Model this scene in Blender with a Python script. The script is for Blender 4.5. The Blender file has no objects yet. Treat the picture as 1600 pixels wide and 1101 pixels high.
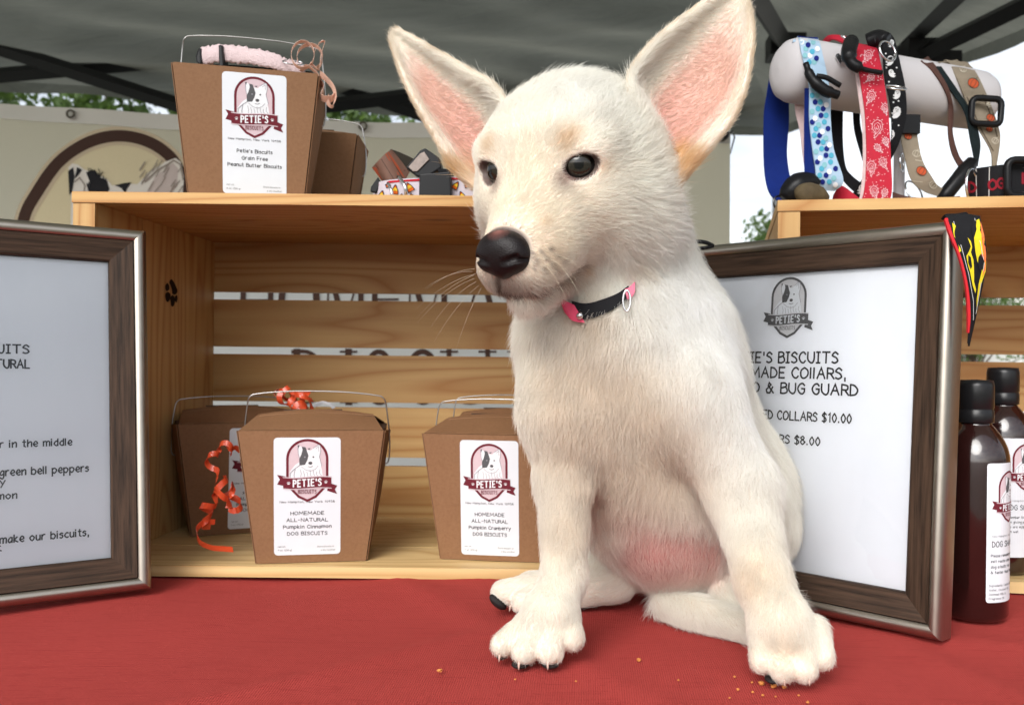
import bpy, bmesh, math, random
import numpy as np
from mathutils import Vector, Matrix
from mathutils.bvhtree import BVHTree
from mathutils.geometry import tessellate_polygon
random.seed(7)
rng = np.random.default_rng(11)
SC = bpy.context.scene
COL = SC.collection
R = math.radians

# ------------------------------------------------------------------ camera
FPX, CX, CY, ROLL, CAMZ = 1363.0, 915.0, 570.0, 0.011, 0.178
cd = bpy.data.cameras.new('camera')
cam = bpy.data.objects.new('camera', cd); COL.objects.link(cam)
cd.sensor_width = 36; cd.lens = FPX / 1600 * 36
cd.shift_x = (800 - CX) / 1600; cd.shift_y = (CY - 550.5) / 1600
cam.matrix_world = Matrix.Translation((0, 0, CAMZ)) @ Matrix.Rotation(R(90), 4, 'X') @ Matrix.Rotation(ROLL, 4, 'Z')
cd.clip_start = 0.02; cd.clip_end = 500
cd.dof.use_dof = True; cd.dof.focus_distance = 0.56; cd.dof.aperture_fstop = 15
SC.camera = cam

# ------------------------------------------------------------------ sky, sun, exposure
SUN_EL, SUN_AZ = R(37), R(200)          # azimuth measured clockwise from +Y: behind the camera, a little to its left
w = bpy.data.worlds.new('World'); SC.world = w; w.use_nodes = True
nt = w.node_tree; nt.nodes.clear()
sky = nt.nodes.new('ShaderNodeTexSky'); sky.sky_type = 'NISHITA'; sky.sun_disc = False
sky.sun_elevation = SUN_EL; sky.sun_rotation = SUN_AZ; sky.air_density = 1.2; sky.dust_density = 3.0; sky.ozone_density = 1.0
hs = nt.nodes.new('ShaderNodeHueSaturation'); hs.inputs['Saturation'].default_value = 0.22
tc = nt.nodes.new('ShaderNodeTexCoord'); mp = nt.nodes.new('ShaderNodeMapping'); mp.inputs['Scale'].default_value = (1, 1, 4.5)
nz = nt.nodes.new('ShaderNodeTexNoise'); nz.inputs['Scale'].default_value = 2.6; nz.inputs['Detail'].default_value = 6
cr = nt.nodes.new('ShaderNodeValToRGB')
cr.color_ramp.elements[0].position = 0.35; cr.color_ramp.elements[0].color = (0.74, 0.79, 0.86, 1)
cr.color_ramp.elements[1].position = 0.66; cr.color_ramp.elements[1].color = (1.3, 1.3, 1.3, 1)
mx = nt.nodes.new('ShaderNodeMix'); mx.data_type = 'RGBA'; mx.blend_type = 'MULTIPLY'; mx.inputs[0].default_value = 1.0
bg = nt.nodes.new('ShaderNodeBackground'); bg.inputs['Strength'].default_value = 0.15
wo = nt.nodes.new('ShaderNodeOutputWorld')
L = nt.links.new
L(tc.outputs['Generated'], mp.inputs[0]); L(mp.outputs[0], nz.inputs['Vector']); L(nz.outputs[0], cr.inputs[0])
L(sky.outputs[0], hs.inputs['Color']); L(hs.outputs[0], mx.inputs[6]); L(cr.outputs[0], mx.inputs[7])
L(mx.outputs[2], bg.inputs['Color']); L(bg.outputs[0], wo.inputs['Surface'])
sd = bpy.data.lights.new('sun', 'SUN'); sun = bpy.data.objects.new('sun', sd); COL.objects.link(sun)
sd.energy = 1.6; sd.angle = R(38); sd.color = (1.0, 0.965, 0.91)
sv = Vector((math.sin(SUN_AZ) * math.cos(SUN_EL), math.cos(SUN_AZ) * math.cos(SUN_EL), math.sin(SUN_EL)))
sun.rotation_euler = (-sv).to_track_quat('-Z', 'Y').to_euler()
SC.view_settings.view_transform = 'Standard'; SC.view_settings.look = 'None'
SC.view_settings.exposure = 0.60; SC.view_settings.gamma = 1; SC.view_settings.use_curve_mapping = False
SC.cycles.use_denoising = True
SC.cycles.max_bounces = 8; SC.cycles.diffuse_bounces = 4; SC.cycles.transparent_max_bounces = 12
try:
    SC.cycles_curves.shape = 'RIBBONS'
except Exception:
    pass

# ------------------------------------------------------------------ helpers
CAMV = Vector((0, 0, CAMZ))
def W(px, py, Y):
    """the point at depth Y that stands behind pixel (px, py) of the 1600 px photograph"""
    a, b = (px - CX) / FPX, -(py - CY) / FPX
    c, s = math.cos(ROLL), math.sin(ROLL)
    return Vector((Y * (a * c - b * s), Y, CAMZ + Y * (a * s + b * c)))
def G(px, py, z=0.0):
    """the point at height z behind pixel (px, py)"""
    d = W(px, py, 1.0) - CAMV
    return CAMV + d * ((z - CAMZ) / d.z)

def new_mat(name):
    m = bpy.data.materials.new(name); m.use_nodes = True
    return m
class NB:
    """small node builder around a Principled BSDF"""
    def __init__(s, name):
        s.m = new_mat(name); s.t = s.m.node_tree; s.n = s.t.nodes
        s.b = s.n['Principled BSDF']; s.o = s.n['Material Output']
    def add(s, typ, **kw):
        n = s.n.new(typ)
        for k, v in kw.items():
            if k.startswith('i_'):
                key = k[2:]
                n.inputs[int(key) if key.isdigit() else key].default_value = v
            else: setattr(n, k, v)
        return n
    def ln(s, a, b): s.t.links.new(a, b)
    def coord(s, kind='Object', scale=(1, 1, 1), rnd=False):
        tc = s.add('ShaderNodeTexCoord'); mp = s.add('ShaderNodeMapping'); mp.inputs['Scale'].default_value = scale
        s.ln(tc.outputs[kind], mp.inputs[0])
        if rnd:
            oi = s.add('ShaderNodeObjectInfo'); mu = s.add('ShaderNodeVectorMath', operation='SCALE')
            cb = s.add('ShaderNodeCombineXYZ')
            s.ln(oi.outputs['Random'], cb.inputs[0]); s.ln(oi.outputs['Random'], cb.inputs[1]); s.ln(oi.outputs['Random'], cb.inputs[2])
            s.ln(cb.outputs[0], mu.inputs[0]); mu.inputs['Scale'].default_value = 7.3
            s.ln(mu.outputs[0], mp.inputs['Location'])
        return mp.outputs[0]
    def noise(s, vec, scale, detail=3, rough=0.5, dist=0.0):
        n = s.add('ShaderNodeTexNoise'); n.inputs['Scale'].default_value = scale; n.inputs['Detail'].default_value = detail
        n.inputs['Roughness'].default_value = rough; n.inputs['Distortion'].default_value = dist
        s.ln(vec, n.inputs['Vector']); return n.outputs[0]
    def ramp(s, fac, stops):
        r = s.add('ShaderNodeValToRGB'); e = r.color_ramp.elements
        while len(e) < len(stops): e.new(0.5)
        for k, (p, c) in enumerate(stops):
            e[k].position = p; e[k].color = (*c, 1) if len(c) == 3 else c
        s.ln(fac, r.inputs[0]); return r.outputs[0]
    def mix(s, fac, a, b, mode='MIX'):
        m = s.add('ShaderNodeMix', data_type='RGBA', blend_type=mode)
        if isinstance(fac, (int, float)): m.inputs[0].default_value = fac
        else: s.ln(fac, m.inputs[0])
        for q, x in ((6, a), (7, b)):
            if isinstance(x, tuple): m.inputs[q].default_value = (*x, 1)
            else: s.ln(x, m.inputs[q])
        return m.outputs[2]
    def math(s, op, a, b=None, c=None):
        m = s.add('ShaderNodeMath', operation=op)
        for q, x in ((0, a), (1, b), (2, c)):
            if x is None: continue
            if isinstance(x, (int, float)): m.inputs[q].default_value = x
            else: s.ln(x, m.inputs[q])
        return m.outputs[0]
    def bump(s, h, strength=0.3, dist=0.001):
        b = s.add('ShaderNodeBump'); b.inputs['Strength'].default_value = strength; b.inputs['Distance'].default_value = dist
        s.ln(h, b.inputs['Height']); s.ln(b.outputs[0], s.b.inputs['Normal'])
    def col(s, c):
        if isinstance(c, tuple): s.b.inputs['Base Color'].default_value = (*c, 1)
        else: s.ln(c, s.b.inputs['Base Color'])
    def set(s, **kw):
        for k, v in kw.items(): s.b.inputs[k.replace('_', ' ')].default_value = v

def plain(name, c, rough=0.6, metal=0.0, var=0.12, nscale=60, bump=0.0, spec=0.3, **kw):
    n = NB(name); v = n.coord()
    f = n.noise(v, nscale, 4)
    n.col(n.mix(f, tuple(x * (1 - var) for x in c), tuple(min(1, x * (1 + var)) for x in c)))
    n.set(Roughness=rough, Metallic=metal)
    if bump: n.bump(n.noise(v, nscale * 3, 3), bump, 0.0008)
    n.b.inputs['Specular IOR Level'].default_value = spec
    for k, x in kw.items(): n.b.inputs[k.replace('_', ' ')].default_value = x
    return n.m
def ink(name, c, rough=0.55):
    return plain(name, c, rough + .2, var=0.06, nscale=400, spec=0.12)

def link(o, parent=None):
    COL.objects.link(o)
    if parent is not None: o.parent = parent
    return o
def mesh_obj(name, verts, faces, mat, parent=None, smooth=False, matrix=None):
    me = bpy.data.meshes.new(name); me.from_pydata([tuple(v) for v in verts], [], faces); me.update()
    if smooth: me.polygons.foreach_set('use_smooth', [True] * len(me.polygons))
    if mat is not None:
        for m in (mat if isinstance(mat, (list, tuple)) else [mat]): me.materials.append(m)
    o = bpy.data.objects.new(name, me); link(o, parent)
    if matrix is not None: o.matrix_local = matrix
    return o
def bm_obj(name, bm, mat, parent=None, smooth=False, matrix=None, bevel=0.0, seg=2):
    me = bpy.data.meshes.new(name)
    if bevel:
        bmesh.ops.bevel(bm, geom=[e for e in bm.edges if e.is_manifold and e.calc_face_angle(0) > 0.5], offset=bevel, segments=seg, affect='EDGES', profile=0.6)
    bmesh.ops.recalc_face_normals(bm, faces=bm.faces[:])
    bm.to_mesh(me); bm.free()
    if smooth: me.polygons.foreach_set('use_smooth', [True] * len(me.polygons))
    if mat is not None:
        for m in (mat if isinstance(mat, (list, tuple)) else [mat]): me.materials.append(m)
    o = bpy.data.objects.new(name, me); link(o, parent)
    if matrix is not None: o.matrix_local = matrix
    return o
def empty(name, loc=(0, 0, 0), rot=0.0, parent=None, matrix=None):
    o = bpy.data.objects.new(name, None); o.empty_display_size = 0.02; link(o, parent)
    o.location = loc; o.rotation_euler = (0, 0, rot)
    if matrix is not None: o.matrix_world = matrix
    return o
def tag(o, label=None, cat=None, group=None, kind=None):
    if label: o['label'] = label
    if cat: o['category'] = cat
    if group: o['group'] = group
    if kind: o['kind'] = kind
    return o
def box_bm(bm, lo, hi, M=None):
    vs = []
    for x in (lo[0], hi[0]):
        for y in (lo[1], hi[1]):
            for z in (lo[2], hi[2]):
                v = Vector((x, y, z)); vs.append(bm.verts.new(M @ v if M else v))
    for f in ((0, 1, 3, 2), (4, 6, 7, 5), (0, 4, 5, 1), (2, 3, 7, 6), (0, 2, 6, 4), (1, 5, 7, 3)):
        bm.faces.new([vs[i] for i in f])
def box(name, lo, hi, mat, parent=None, bevel=0.0, M=None, seg=2, smooth=False):
    bm = bmesh.new(); box_bm(bm, lo, hi, M)
    return bm_obj(name, bm, mat, parent, bevel=bevel, seg=seg, smooth=smooth)
def catmull(pts, n=8, closed=False):
    P = [Vector(p) for p in pts]; out = []
    N = len(P)
    for i in range(N if closed else N - 1):
        p1, p2 = P[i], P[(i + 1) % N]
        p0 = P[i - 1] if (closed or i > 0) else p1 * 2 - p2
        p3 = P[(i + 2) % N] if (closed or i + 2 < N) else p2 * 2 - p1
        for k in range(n):
            t = k / n
            out.append(0.5 * ((2 * p1) + (p2 - p0) * t + (2 * p0 - 5 * p1 + 4 * p2 - p3) * t * t + (3 * p1 - p0 - 3 * p2 + p3) * t ** 3))
    if not closed: out.append(P[-1].copy())
    return out
def tube_bm(bm, pts, rad, n=8, closed=False, cap=True):
    pts = [Vector(p) for p in pts]; N = len(pts)
    if not hasattr(rad, '__len__'): rad = [rad] * N
    rings = []; prev = None
    for i, p in enumerate(pts):
        a = pts[(i - 1) % N] if (closed or i > 0) else p
        b = pts[(i + 1) % N] if (closed or i < N - 1) else p
        t = (b - a)
        t = t.normalized() if t.length > 1e-9 else Vector((0, 0, 1))
        if prev is None:
            u = t.orthogonal().normalized()
        else:
            u = (prev - t * prev.dot(t)); u = u.normalized() if u.length > 1e-6 else t.orthogonal().normalized()
        prev = u; v = t.cross(u)
        rings.append([bm.verts.new(p + (u * math.cos(2 * math.pi * k / n) + v * math.sin(2 * math.pi * k / n)) * rad[i]) for k in range(n)])
    for i in range(N if closed else N - 1):
        A, B = rings[i], rings[(i + 1) % N]
        for k in range(n): bm.faces.new((A[k], A[(k + 1) % n], B[(k + 1) % n], B[k]))
    if cap and not closed:
        bm.faces.new(rings[0][::-1]); bm.faces.new(rings[-1])
def tube(name, pts, rad, mat, parent=None, n=8, closed=False):
    bm = bmesh.new(); tube_bm(bm, pts, rad, n, closed); return bm_obj(name, bm, mat, parent, smooth=True)
def lathe(name, prof, mat, parent=None, n=40, matrix=None, smooth=True):
    """prof: (r, z) pairs from bottom to top"""
    vs, fs = [], []
    for r_, z in prof:
        for k in range(n):
            a = 2 * math.pi * k / n; vs.append((r_ * math.cos(a), r_ * math.sin(a), z))
    for i in range(len(prof) - 1):
        for k in range(n):
            fs.append((i * n + k, i * n + (k + 1) % n, (i + 1) * n + (k + 1) % n, (i + 1) * n + k))
    fs.append(tuple(range(n - 1, -1, -1))); m = (len(prof) - 1) * n; fs.append(tuple(range(m, m + n)))
    return mesh_obj(name, vs, fs, mat, parent, smooth=smooth, matrix=matrix)
# ------------------------------------------------------------------ flat print: a stroke alphabet and drawn marks
GLY = {'A': (8, '044E84/2868'), 'B': (6, '040E/~0E4E6C4A09/~095A764404'), 'C': (7, '~7C5E2D09255476'), 'D': (7, '040E/~0E4D795504'), 'E': (6, '6E0E0464/0959'),
 'F': (6, '6E0E04/0959'), 'G': (7, '~7C5E2D09255476/767949'), 'H': (7, '040E/747E/0979'), 'I': (4, '0444/242E/0E4E'), 'J': (7, '2E7E/~5E563406'), 'K': (6, '040E/6E08/0874'),
 'L': (6, '0E0464'), 'M': (10, '041E579EA4'), 'N': (7, '040E747E'), 'O': (8, '~4E1C09154476897C4E'), 'P': (6, '040E/~0E5D6B5909'), 'R': (6, '040E/~0E5D6B5909/3974'),
 'Q': (8, '~4E1C09154476897C4E/5683'), 'S': (6, '~6C3E0B49663405'), 'T': (8, '0E8E/444E'), 'U': (7, '~0E082554777E'), 'V': (8, '0E448E'), 'W': (10, '0E245B84AE'), 'X': (7, '0E74/7E04'), 'Y': (8, '0E49/8E34'), 'Z': (7, '0E7E0474'),
 'a': (5, '~5A3B072457/5B54'), 'b': (6, '0E04/~093B684405'), 'c': (5, '~5A3B073455'), 'd': (5, '~593B073456/5E54'), 'e': (5, '~07584B2B073455'), 'f': (5, '~5D3E2A24/0A5A'),
 'g': (5, '~5A3B072557/~5B533002'), 'h': (5, '0E04/~083B5A54'), 'i': (1, '040B/0D0E'), 'j': (3, '~2B210002/2D2E'), 'k': (5, '0E04/4B0754'), 'l': (1, '0E04'), 'm': (8, '040B/~092B4A44/~496B8A84'),
 'n': (5, '040B/~083B5A54'), 'o': (6, '~3B0834683B'), 'p': (6, '0B00/~093B683406'), 'q': (5, '~5A3B072457/5B50'), 'r': (4, '040B/~082B4B'), 's': (4, '~4A2B0938462405'), 't': (4, '2E2544/0B4B'), 'u': (5, '~0B062456/5B54'),
 'v': (6, '0B346B'), 'w': (7, '0B1439547B'), 'x': (5, '0B54/5B04'), 'y': (6, '0B35/6B10'), 'z': (5, '0B5B0454'),
 '0': (6, '~3E0934693E'), '1': (4, '1C3E34'), '2': (6, '~0C3E5B04/0464'), '3': (6, '~0D3E5C3A/~3A673404'), '4': (6, '444E0767'), '5': (6, '5E0E1A/~1A4B673405'), '6': (6, '~5E1A053467390A'), '7': (6, '0E6E24'),
 '8': (6, '~3E0C3A5C3E/~3A073467673A'), '9': (6, '~5A2A0C3E5C5A34'), '$': (6, '~6C3E0B49663405/3F33'), "'": (2, '1E1B'), ',': (2, '1512'), '.': (2, '1415'), '-': (5, '0949'), '&': (8, '~84394D2E1C66140625'[:0] + '842B3E5C0714447A'), '(': (3, '~3F1B1734'[:9]), ')': (3, '~0F2B2703'[:9]),
 '*': (4, '2B28'), ':': (2, '1516/1A1B'), '!': (2, '1E18/1415')}
def glyph_strokes(ch):
    w_, s = GLY[ch]; out = []
    for st in s.split('/'):
        sm = st.startswith('~'); st = st.lstrip('~'); st = st[:len(st) // 2 * 2]
        p = [(int(st[i], 16) / 10, (int(st[i + 1], 16) - 4) / 10) for i in range(0, len(st), 2)]
        if sm and len(p) > 2: p = [(q.x, q.y) for q in catmull([(a, b, 0) for a, b in p], 3)]
        out.append(p)
    return w_ / 10, out
class Print:
    def __init__(s): s.polys = []; s.n = 0
    def poly(s, pts, mat, layer=1):
        s.n += 1; s.polys.append(([(float(a), float(b)) for a, b in pts], mat, layer + (s.n % 7) * .08))
    def disc(s, c, r, mat, layer=1, n=14, ry=None):
        ry = ry or r; s.poly([(c[0] + r * math.cos(2 * math.pi * k / n), c[1] + ry * math.sin(2 * math.pi * k / n)) for k in range(n)], mat, layer)
    def line(s, pts, wd, mat, layer=1, closed=False, taper=False):
        P = [Vector((a, b)) for a, b in pts]; Q = [P[0]]
        for p in P[1:]:
            if (p - Q[-1]).length > 1e-7: Q.append(p)
        P = Q; N = len(P)
        if N < 2: return
        Lf, Rt = [], []
        for i, p in enumerate(P):
            a = P[(i - 1) % N] if (closed or i > 0) else p * 2 - P[1]
            b = P[(i + 1) % N] if (closed or i < N - 1) else p * 2 - P[-2]
            d1 = (p - a).normalized(); d2 = (b - p).normalized(); t = d1 + d2
            t = t.normalized() if t.length > 1e-3 else d2
            nn = Vector((-t.y, t.x)); c = max(.45, abs(nn.dot(Vector((-d1.y, d1.x)))))
            h = wd / 2 / c * ((1 - i / (N - 1)) * .9 + .1 if taper else 1)
            e = t * wd * .3 * (-1 if i == 0 else (1 if i == N - 1 else 0)) if not closed else Vector((0, 0))
            Lf.append(p + nn * h + e); Rt.append(p - nn * h + e)
        s.n += 1
        lay = layer + (s.n % 7) * .08
        for i in range(N if closed else N - 1):
            j = (i + 1) % N; s.polys.append(([tuple(Lf[i]), tuple(Rt[i]), tuple(Rt[j]), tuple(Lf[j])], mat, lay))
    def text(s, txt, x, y, h, wd=.1, mat=1, layer=2, align='l', sx=1.0, gap=.26, jit=0.0, fit=None, slant=0.0, curve=None):
        W_ = 0; cur = []
        for ch in txt:
            if ch == ' ': W_ += .55; continue
            gw, st = glyph_strokes(ch); cur.append((W_, gw, st)); W_ += gw + gap
        W_ -= gap
        if fit: sx = fit / (W_ * h)
        x0 = x - (W_ * h * sx * {'l': 0, 'c': .5, 'r': 1}[align])
        for k, (o, gw, st) in enumerate(cur):
            dy = jit * h * (((k * 7919) % 11) / 5 - 1); 
            for p in st:
                q = [(x0 + (o + a + slant * b) * h * sx, y + b * h + dy) for a, b in p]
                if curve: q = [(a, b + curve(a)) for a, b in q]
                s.line(q, wd * h, mat, layer)
        return x0, x0 + W_ * h * sx
    def build(s, name, mats, parent=None, fn=None, step=0.0, unit=0.00002, matrix=None):
        bm = bmesh.new()
        for pts, mat, lay in s.polys:
            vs = [bm.verts.new((a, b, lay * unit)) for a, b in pts]
            if len(vs) <= 4:
                f = bm.faces.new(vs); f.material_index = mat
            else:
                for t in tessellate_polygon([[Vector((a, b, 0)) for a, b in pts]]):
                    try: f = bm.faces.new([vs[i] for i in t]); f.material_index = mat
                    except ValueError: pass
        if step:
            xs = [v.co.x for v in bm.verts]; ys = [v.co.y for v in bm.verts]
            for axis, vals in ((0, xs), (1, ys)):
                x = min(vals) + step
                while x < max(vals):
                    co = Vector((x, 0, 0)) if axis == 0 else Vector((0, x, 0)); no = Vector((1, 0, 0)) if axis == 0 else Vector((0, 1, 0))
                    bmesh.ops.bisect_plane(bm, geom=bm.verts[:] + bm.edges[:] + bm.faces[:], plane_co=co, plane_no=no, dist=1e-8); x += step
        for f in bm.faces:
            f.normal_update()
            if f.normal.z < 0: f.normal_flip()
        if fn:
            for v in bm.verts: v.co = fn(v.co.x, v.co.y, v.co.z)
        me = bpy.data.meshes.new(name); bm.to_mesh(me); bm.free()
        for m in mats: me.materials.append(m)
        o = bpy.data.objects.new(name, me); link(o, parent)
        if matrix is not None: o.matrix_local = matrix
        return o
def arcpts(cx, cy, rx, ry, a0, a1, n=16): return [(cx + rx * math.cos(R(a0 + (a1 - a0) * k / n)), cy + ry * math.sin(R(a0 + (a1 - a0) * k / n))) for k in range(n + 1)]
def paw(P, x, y, s, mat, layer=3, rot=0.0):
    c, sn = math.cos(rot), math.sin(rot); f = lambda a, b: (x + s * (a * c - b * sn), y + s * (a * sn + b * c))
    P.poly([f(a, b) for a, b in ((0, .12), (.28, -.05), (.42, -.38), (.25, -.55), (0, -.45), (-.25, -.55), (-.42, -.38), (-.28, -.05))], mat, layer)
    for a, b, r_ in ((-.52, .10, .15), (-.2, .42, .16), (.2, .42, .16), (.52, .10, .15)):
        P.poly([f(a + r_ * .8 * math.cos(t * .785), b + r_ * 1.25 * math.sin(t * .785)) for t in range(8)], mat, layer)
def logo(P, x, y, s, m):
    """arch badge, 1.0 wide (ribbon tips); m = dict of material indices: ring, fill, white, black, grey, band, text"""
    T = lambda pts: [(x + a * s, y + b * s) for a, b in pts]
    arch = arcpts(0, .20, .33, .33, 180, 0, 18)
    outer = [(-.33, -.25)] + arch + [(.33, -.25), (.14, -.46), (0, -.53), (-.14, -.46)]
    P.poly(T(outer), m['fill'], 1)
    P.line(T(outer), .042 * s, m['ring'], 4, closed=True)
    # body, head, ears, patch
    P.poly(T([(-.31, -.2), (-.29, -.02), (-.2, .1), (-.12, .16), (.2, .16), (.24, .02), (.27, -.2)]), m['white'], 2)
    P.poly(T([(-.155, .33), (-.16, .40), (-.12, .43), (-.03, .36), (.06, .35), (.10, .39), (.19, .45), (.215, .43), (.22, .33), (.20, .22), (.24, .08), (.15, 0), (.06, -.02), (-.03, 0), (-.12, .08), (-.13, .2)]), m['white'], 5)
    P.poly(T([(-.09, .42), (-.03, .405), (-.01, .35), (.02, .26), (.0, .18), (-.04, .10), (-.13, .09), (-.135, .2), (-.10, .28), (-.08, .36)]), m['black'], 7)
    P.poly(T([(-.16, .44), (-.13, .445), (-.14, .40), (-.16, .37)]), m['black'], 7)
    P.poly(T([(0, .385), (.055, .392), (.03, .36)]), m['black'], 7)
    P.line(T([(.10, .39), (.19, .45), (.215, .43), (.22, .33), (.20, .24), (.24, .08)]), .010 * s, m['grey'], 8)
    P.line(T([(.14, .38), (.185, .42), (.19, .33)]), .008 * s, m['grey'], 8)
    P.line(T([(-.155, .42), (-.15, .30), (-.13, .22)]), .010 * s, m['grey'], 8)
    P.line(T([(-.13, .09), (-.2, .04), (-.28, -.04), (-.29, -.2)]), .012 * s, m['grey'], 8)
    P.line(T([(-.2, .04), (-.22, -.08), (-.2, -.2)]), .010 * s, m['grey'], 8)
    for k in range(7): P.line(T([(-.12 + k * .055, .02 - (k % 3) * .02), (-.10 + k * .05, -.05 - (k % 2) * .02), (-.11 + k * .06, -.11)]), .007 * s, m['grey'], 8)
    P.line(T([(-.1, .07), (-.03, .015), (.05, -.01), (.13, .02), (.18, .08)]), .008 * s, m['grey'], 8)
    P.disc((x + .05 * s, y + .13 * s), .034 * s, m['black'], 9, ry=.028 * s); P.disc((x + .10 * s, y + .235 * s), .016 * s, m['black'], 9, n=8)
    P.disc((x - .04 * s, y + .235 * s), .012 * s, m['grey'], 9, n=8); P.line(T([(.01, .07), (.05, .06), (.09, .075)]), .01 * s, m['black'], 9)
    # ribbon
    wav = lambda a: .018 * math.sin(a * 6.0) - a * .03
    P.poly(T([(-.50, -.07), (-.36, -.10), (-.36, -.27), (-.50, -.24), (-.455, -.15)]), m['band'], 6)
    P.poly(T([(.50, -.27), (.36, -.22), (.33, -.36), (.50, -.42), (.46, -.34)]), m['band'], 6)
    xs = [-.40 + .8 * k / 12 for k in range(13)]
    P.poly(T([(a, -.125 + wav(a)) for a in xs] + [(a, -.305 + wav(a)) for a in xs[::-1]]), m['band'], 11)
    P.line(T([(a, -.115 + wav(a)) for a in xs]), .016 * s, m['fill'], 12); P.line(T([(a, -.315 + wav(a)) for a in xs]), .016 * s, m['fill'], 12)
    P.text("PETIE'S", x, y - .272 * s, .118 * s, .19, m['text'], 14, 'c', gap=.42, fit=.46 * s, curve=lambda a: wav((a - x) / s) * s)
    for q in (-.31, .31): paw(P, x + q * s, y + (-.21 + wav(q)) * s, .045 * s, m['text'], 14)
    P.text('BISCUITS', x, y - .400 * s, .062 * s, .15, m['ring'], 14, 'c', gap=.4, fit=.30 * s)

M_maroon = ink('maroon_ink', (.13, .018, .028)); M_black = ink('black_ink', (.018, .018, .02)); M_pinkp = ink('pale_pink_print', (.56, .44, .47)); M_greyp = ink('grey_print', (.28, .27, .30))
M_whitep = ink('white_print', (.70, .71, .73)); M_paper = plain('label_paper', (.63, .655, .69), .45, var=.03, nscale=90); M_darkgrey = ink('dark_grey_print', (.09, .09, .095)); M_grey2 = ink('pale_grey_print', (.55, .55, .57))
LAB_M = [M_paper, M_black, M_maroon, M_pinkp, M_whitep, M_greyp, M_darkgrey, M_grey2]
LCOL = dict(ring=2, fill=3, white=4, black=6, grey=5, band=2, text=4)
LGREY = dict(ring=6, fill=7, white=0, black=6, grey=5, band=6, text=0)
def rrect(w_, h_, r_, x=0, y=0, n=5):
    p = []
    for cx_, cy_, a0 in ((w_ / 2 - r_, h_ / 2 - r_, 0), (-w_ / 2 + r_, h_ / 2 - r_, 90), (-w_ / 2 + r_, -h_ / 2 + r_, 180), (w_ / 2 - r_, -h_ / 2 + r_, 270)):
        p += [(x + cx_ + r_ * math.cos(R(a0 + 90 * k / n)), y + cy_ + r_ * math.sin(R(a0 + 90 * k / n))) for k in range(n + 1)]
    return p
# ------------------------------------------------------------------ ground, table, canopy, backdrop banner, trees
def grass_mat():
    n = NB('grass_ground'); v = n.coord(); f = n.noise(v, 3, 6); g = n.noise(v, 60, 3)
    n.col(n.mix(n.ramp(f, [(.52, (0, 0, 0)), (.6, (1, 1, 1))]), n.mix(g, (.20, .195, .18), (.30, .29, .27)), n.mix(g, (.05, .08, .02), (.10, .14, .05)))); n.set(Roughness=.95); return n.m
gm = grass_mat()
bm = bmesh.new(); bmesh.ops.create_grid(bm, x_segments=60, y_segments=60, size=150)
for v in bm.verts:
    v.co.y += 60; v.co.z = -0.76 + (.15 * math.sin(v.co.x * .07) * math.cos(v.co.y * .05) if v.co.y > 14 else 0)
tag(bm_obj('ground', bm, gm), kind='structure')

# table with red cloth
tb = empty('display_table', (0, .66, -.76)); tag(tb, 'folding table under the red cloth that carries the whole stall display', 'table')
box('table_top', (-1.22, -.36, .72), (1.22, .42, .752), plain('table_plastic', (.6, .6, .58), .5), tb, .004)
for x in (-1.05, 1.05):
    for y in (-.28, .34): tube('leg', [(x, y, 0.01), (x, y, .72)], .014, plain('leg_steel', (.3, .3, .3), .4, .8), tb)
n = NB('red_cloth'); v = n.coord('Object', (40, 260, 260)); v2 = n.coord('Object', (1, 1, 1))
s1 = n.noise(v, 4.0, 4, .65); s2 = n.noise(n.coord('Object', (14, 600, 600)), 1.6, 3); s3 = n.noise(v2, 9, 3)
c = n.mix(n.ramp(s1, [(.15, (.15, .15, .15)), (.85, (.85, .85, .85))]), (.32, .040, .034), (.385, .056, .047))
c = n.mix(n.ramp(s2, [(.33, (.6, .6, .6)), (.42, (0, 0, 0))]), c, (.21, .018, .018))
c = n.mix(n.math('MULTIPLY', s3, .35), c, (.40, .055, .054)); n.col(c); n.set(Roughness=.9); n.b.inputs['Specular IOR Level'].default_value = .08
wv = n.add('ShaderNodeTexWave', wave_type='BANDS', bands_direction='Y'); wv.inputs['Scale'].default_value = 240; n.ln(v2, wv.inputs['Vector']); wv.inputs['Distortion'].default_value = 2
wx = n.add('ShaderNodeTexWave', wave_type='BANDS', bands_direction='X'); wx.inputs['Scale'].default_value = 240; n.ln(v2, wx.inputs['Vector']); wx.inputs['Distortion'].default_value = 2
hh = n.math('ADD', n.math('ADD', n.math('MULTIPLY', wv.outputs[1], .30), n.math('MULTIPLY', wx.outputs[1], .25)), n.math('MULTIPLY', s1, .8)); n.bump(hh, .9, .0011)
M_cloth = n.m
bm = bmesh.new(); nx, ny = 260, 110
def cloth_z(x, y):
    cr_ = 0.0
    for (a, b, c_, w_) in ((.9, .43, -.44, .010), (-.6, .8, -.50, .008), (.35, .94, -.64, .012), (1.0, -.12, .10, .007), (.8, .6, -.30, .009)):
        d_ = a * x + b * y + c_ + .012 * math.sin(x * 14 + y * 9); cr_ += math.exp(-(d_ / w_) ** 2)
    return -.0022 * (1 + .4 * math.sin(x * 19 + y * 9 + 2 * math.sin(y * 9)) + .4 * math.sin(y * 33 - x * 13 + 1.5 * math.sin(x * 11))) + .0019 * min(1, cr_)
rows = []
prof = [(.27, -.62), (.272, -.4), (.275, -.15), (.279, -.03), (.288, -.008), (.30, 0)] + [(.30 + .79 * k / ny, 0) for k in range(1, ny + 1)] + [(1.098, -.006), (1.104, -.03), (1.108, -.2), (1.112, -.6)]
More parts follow.
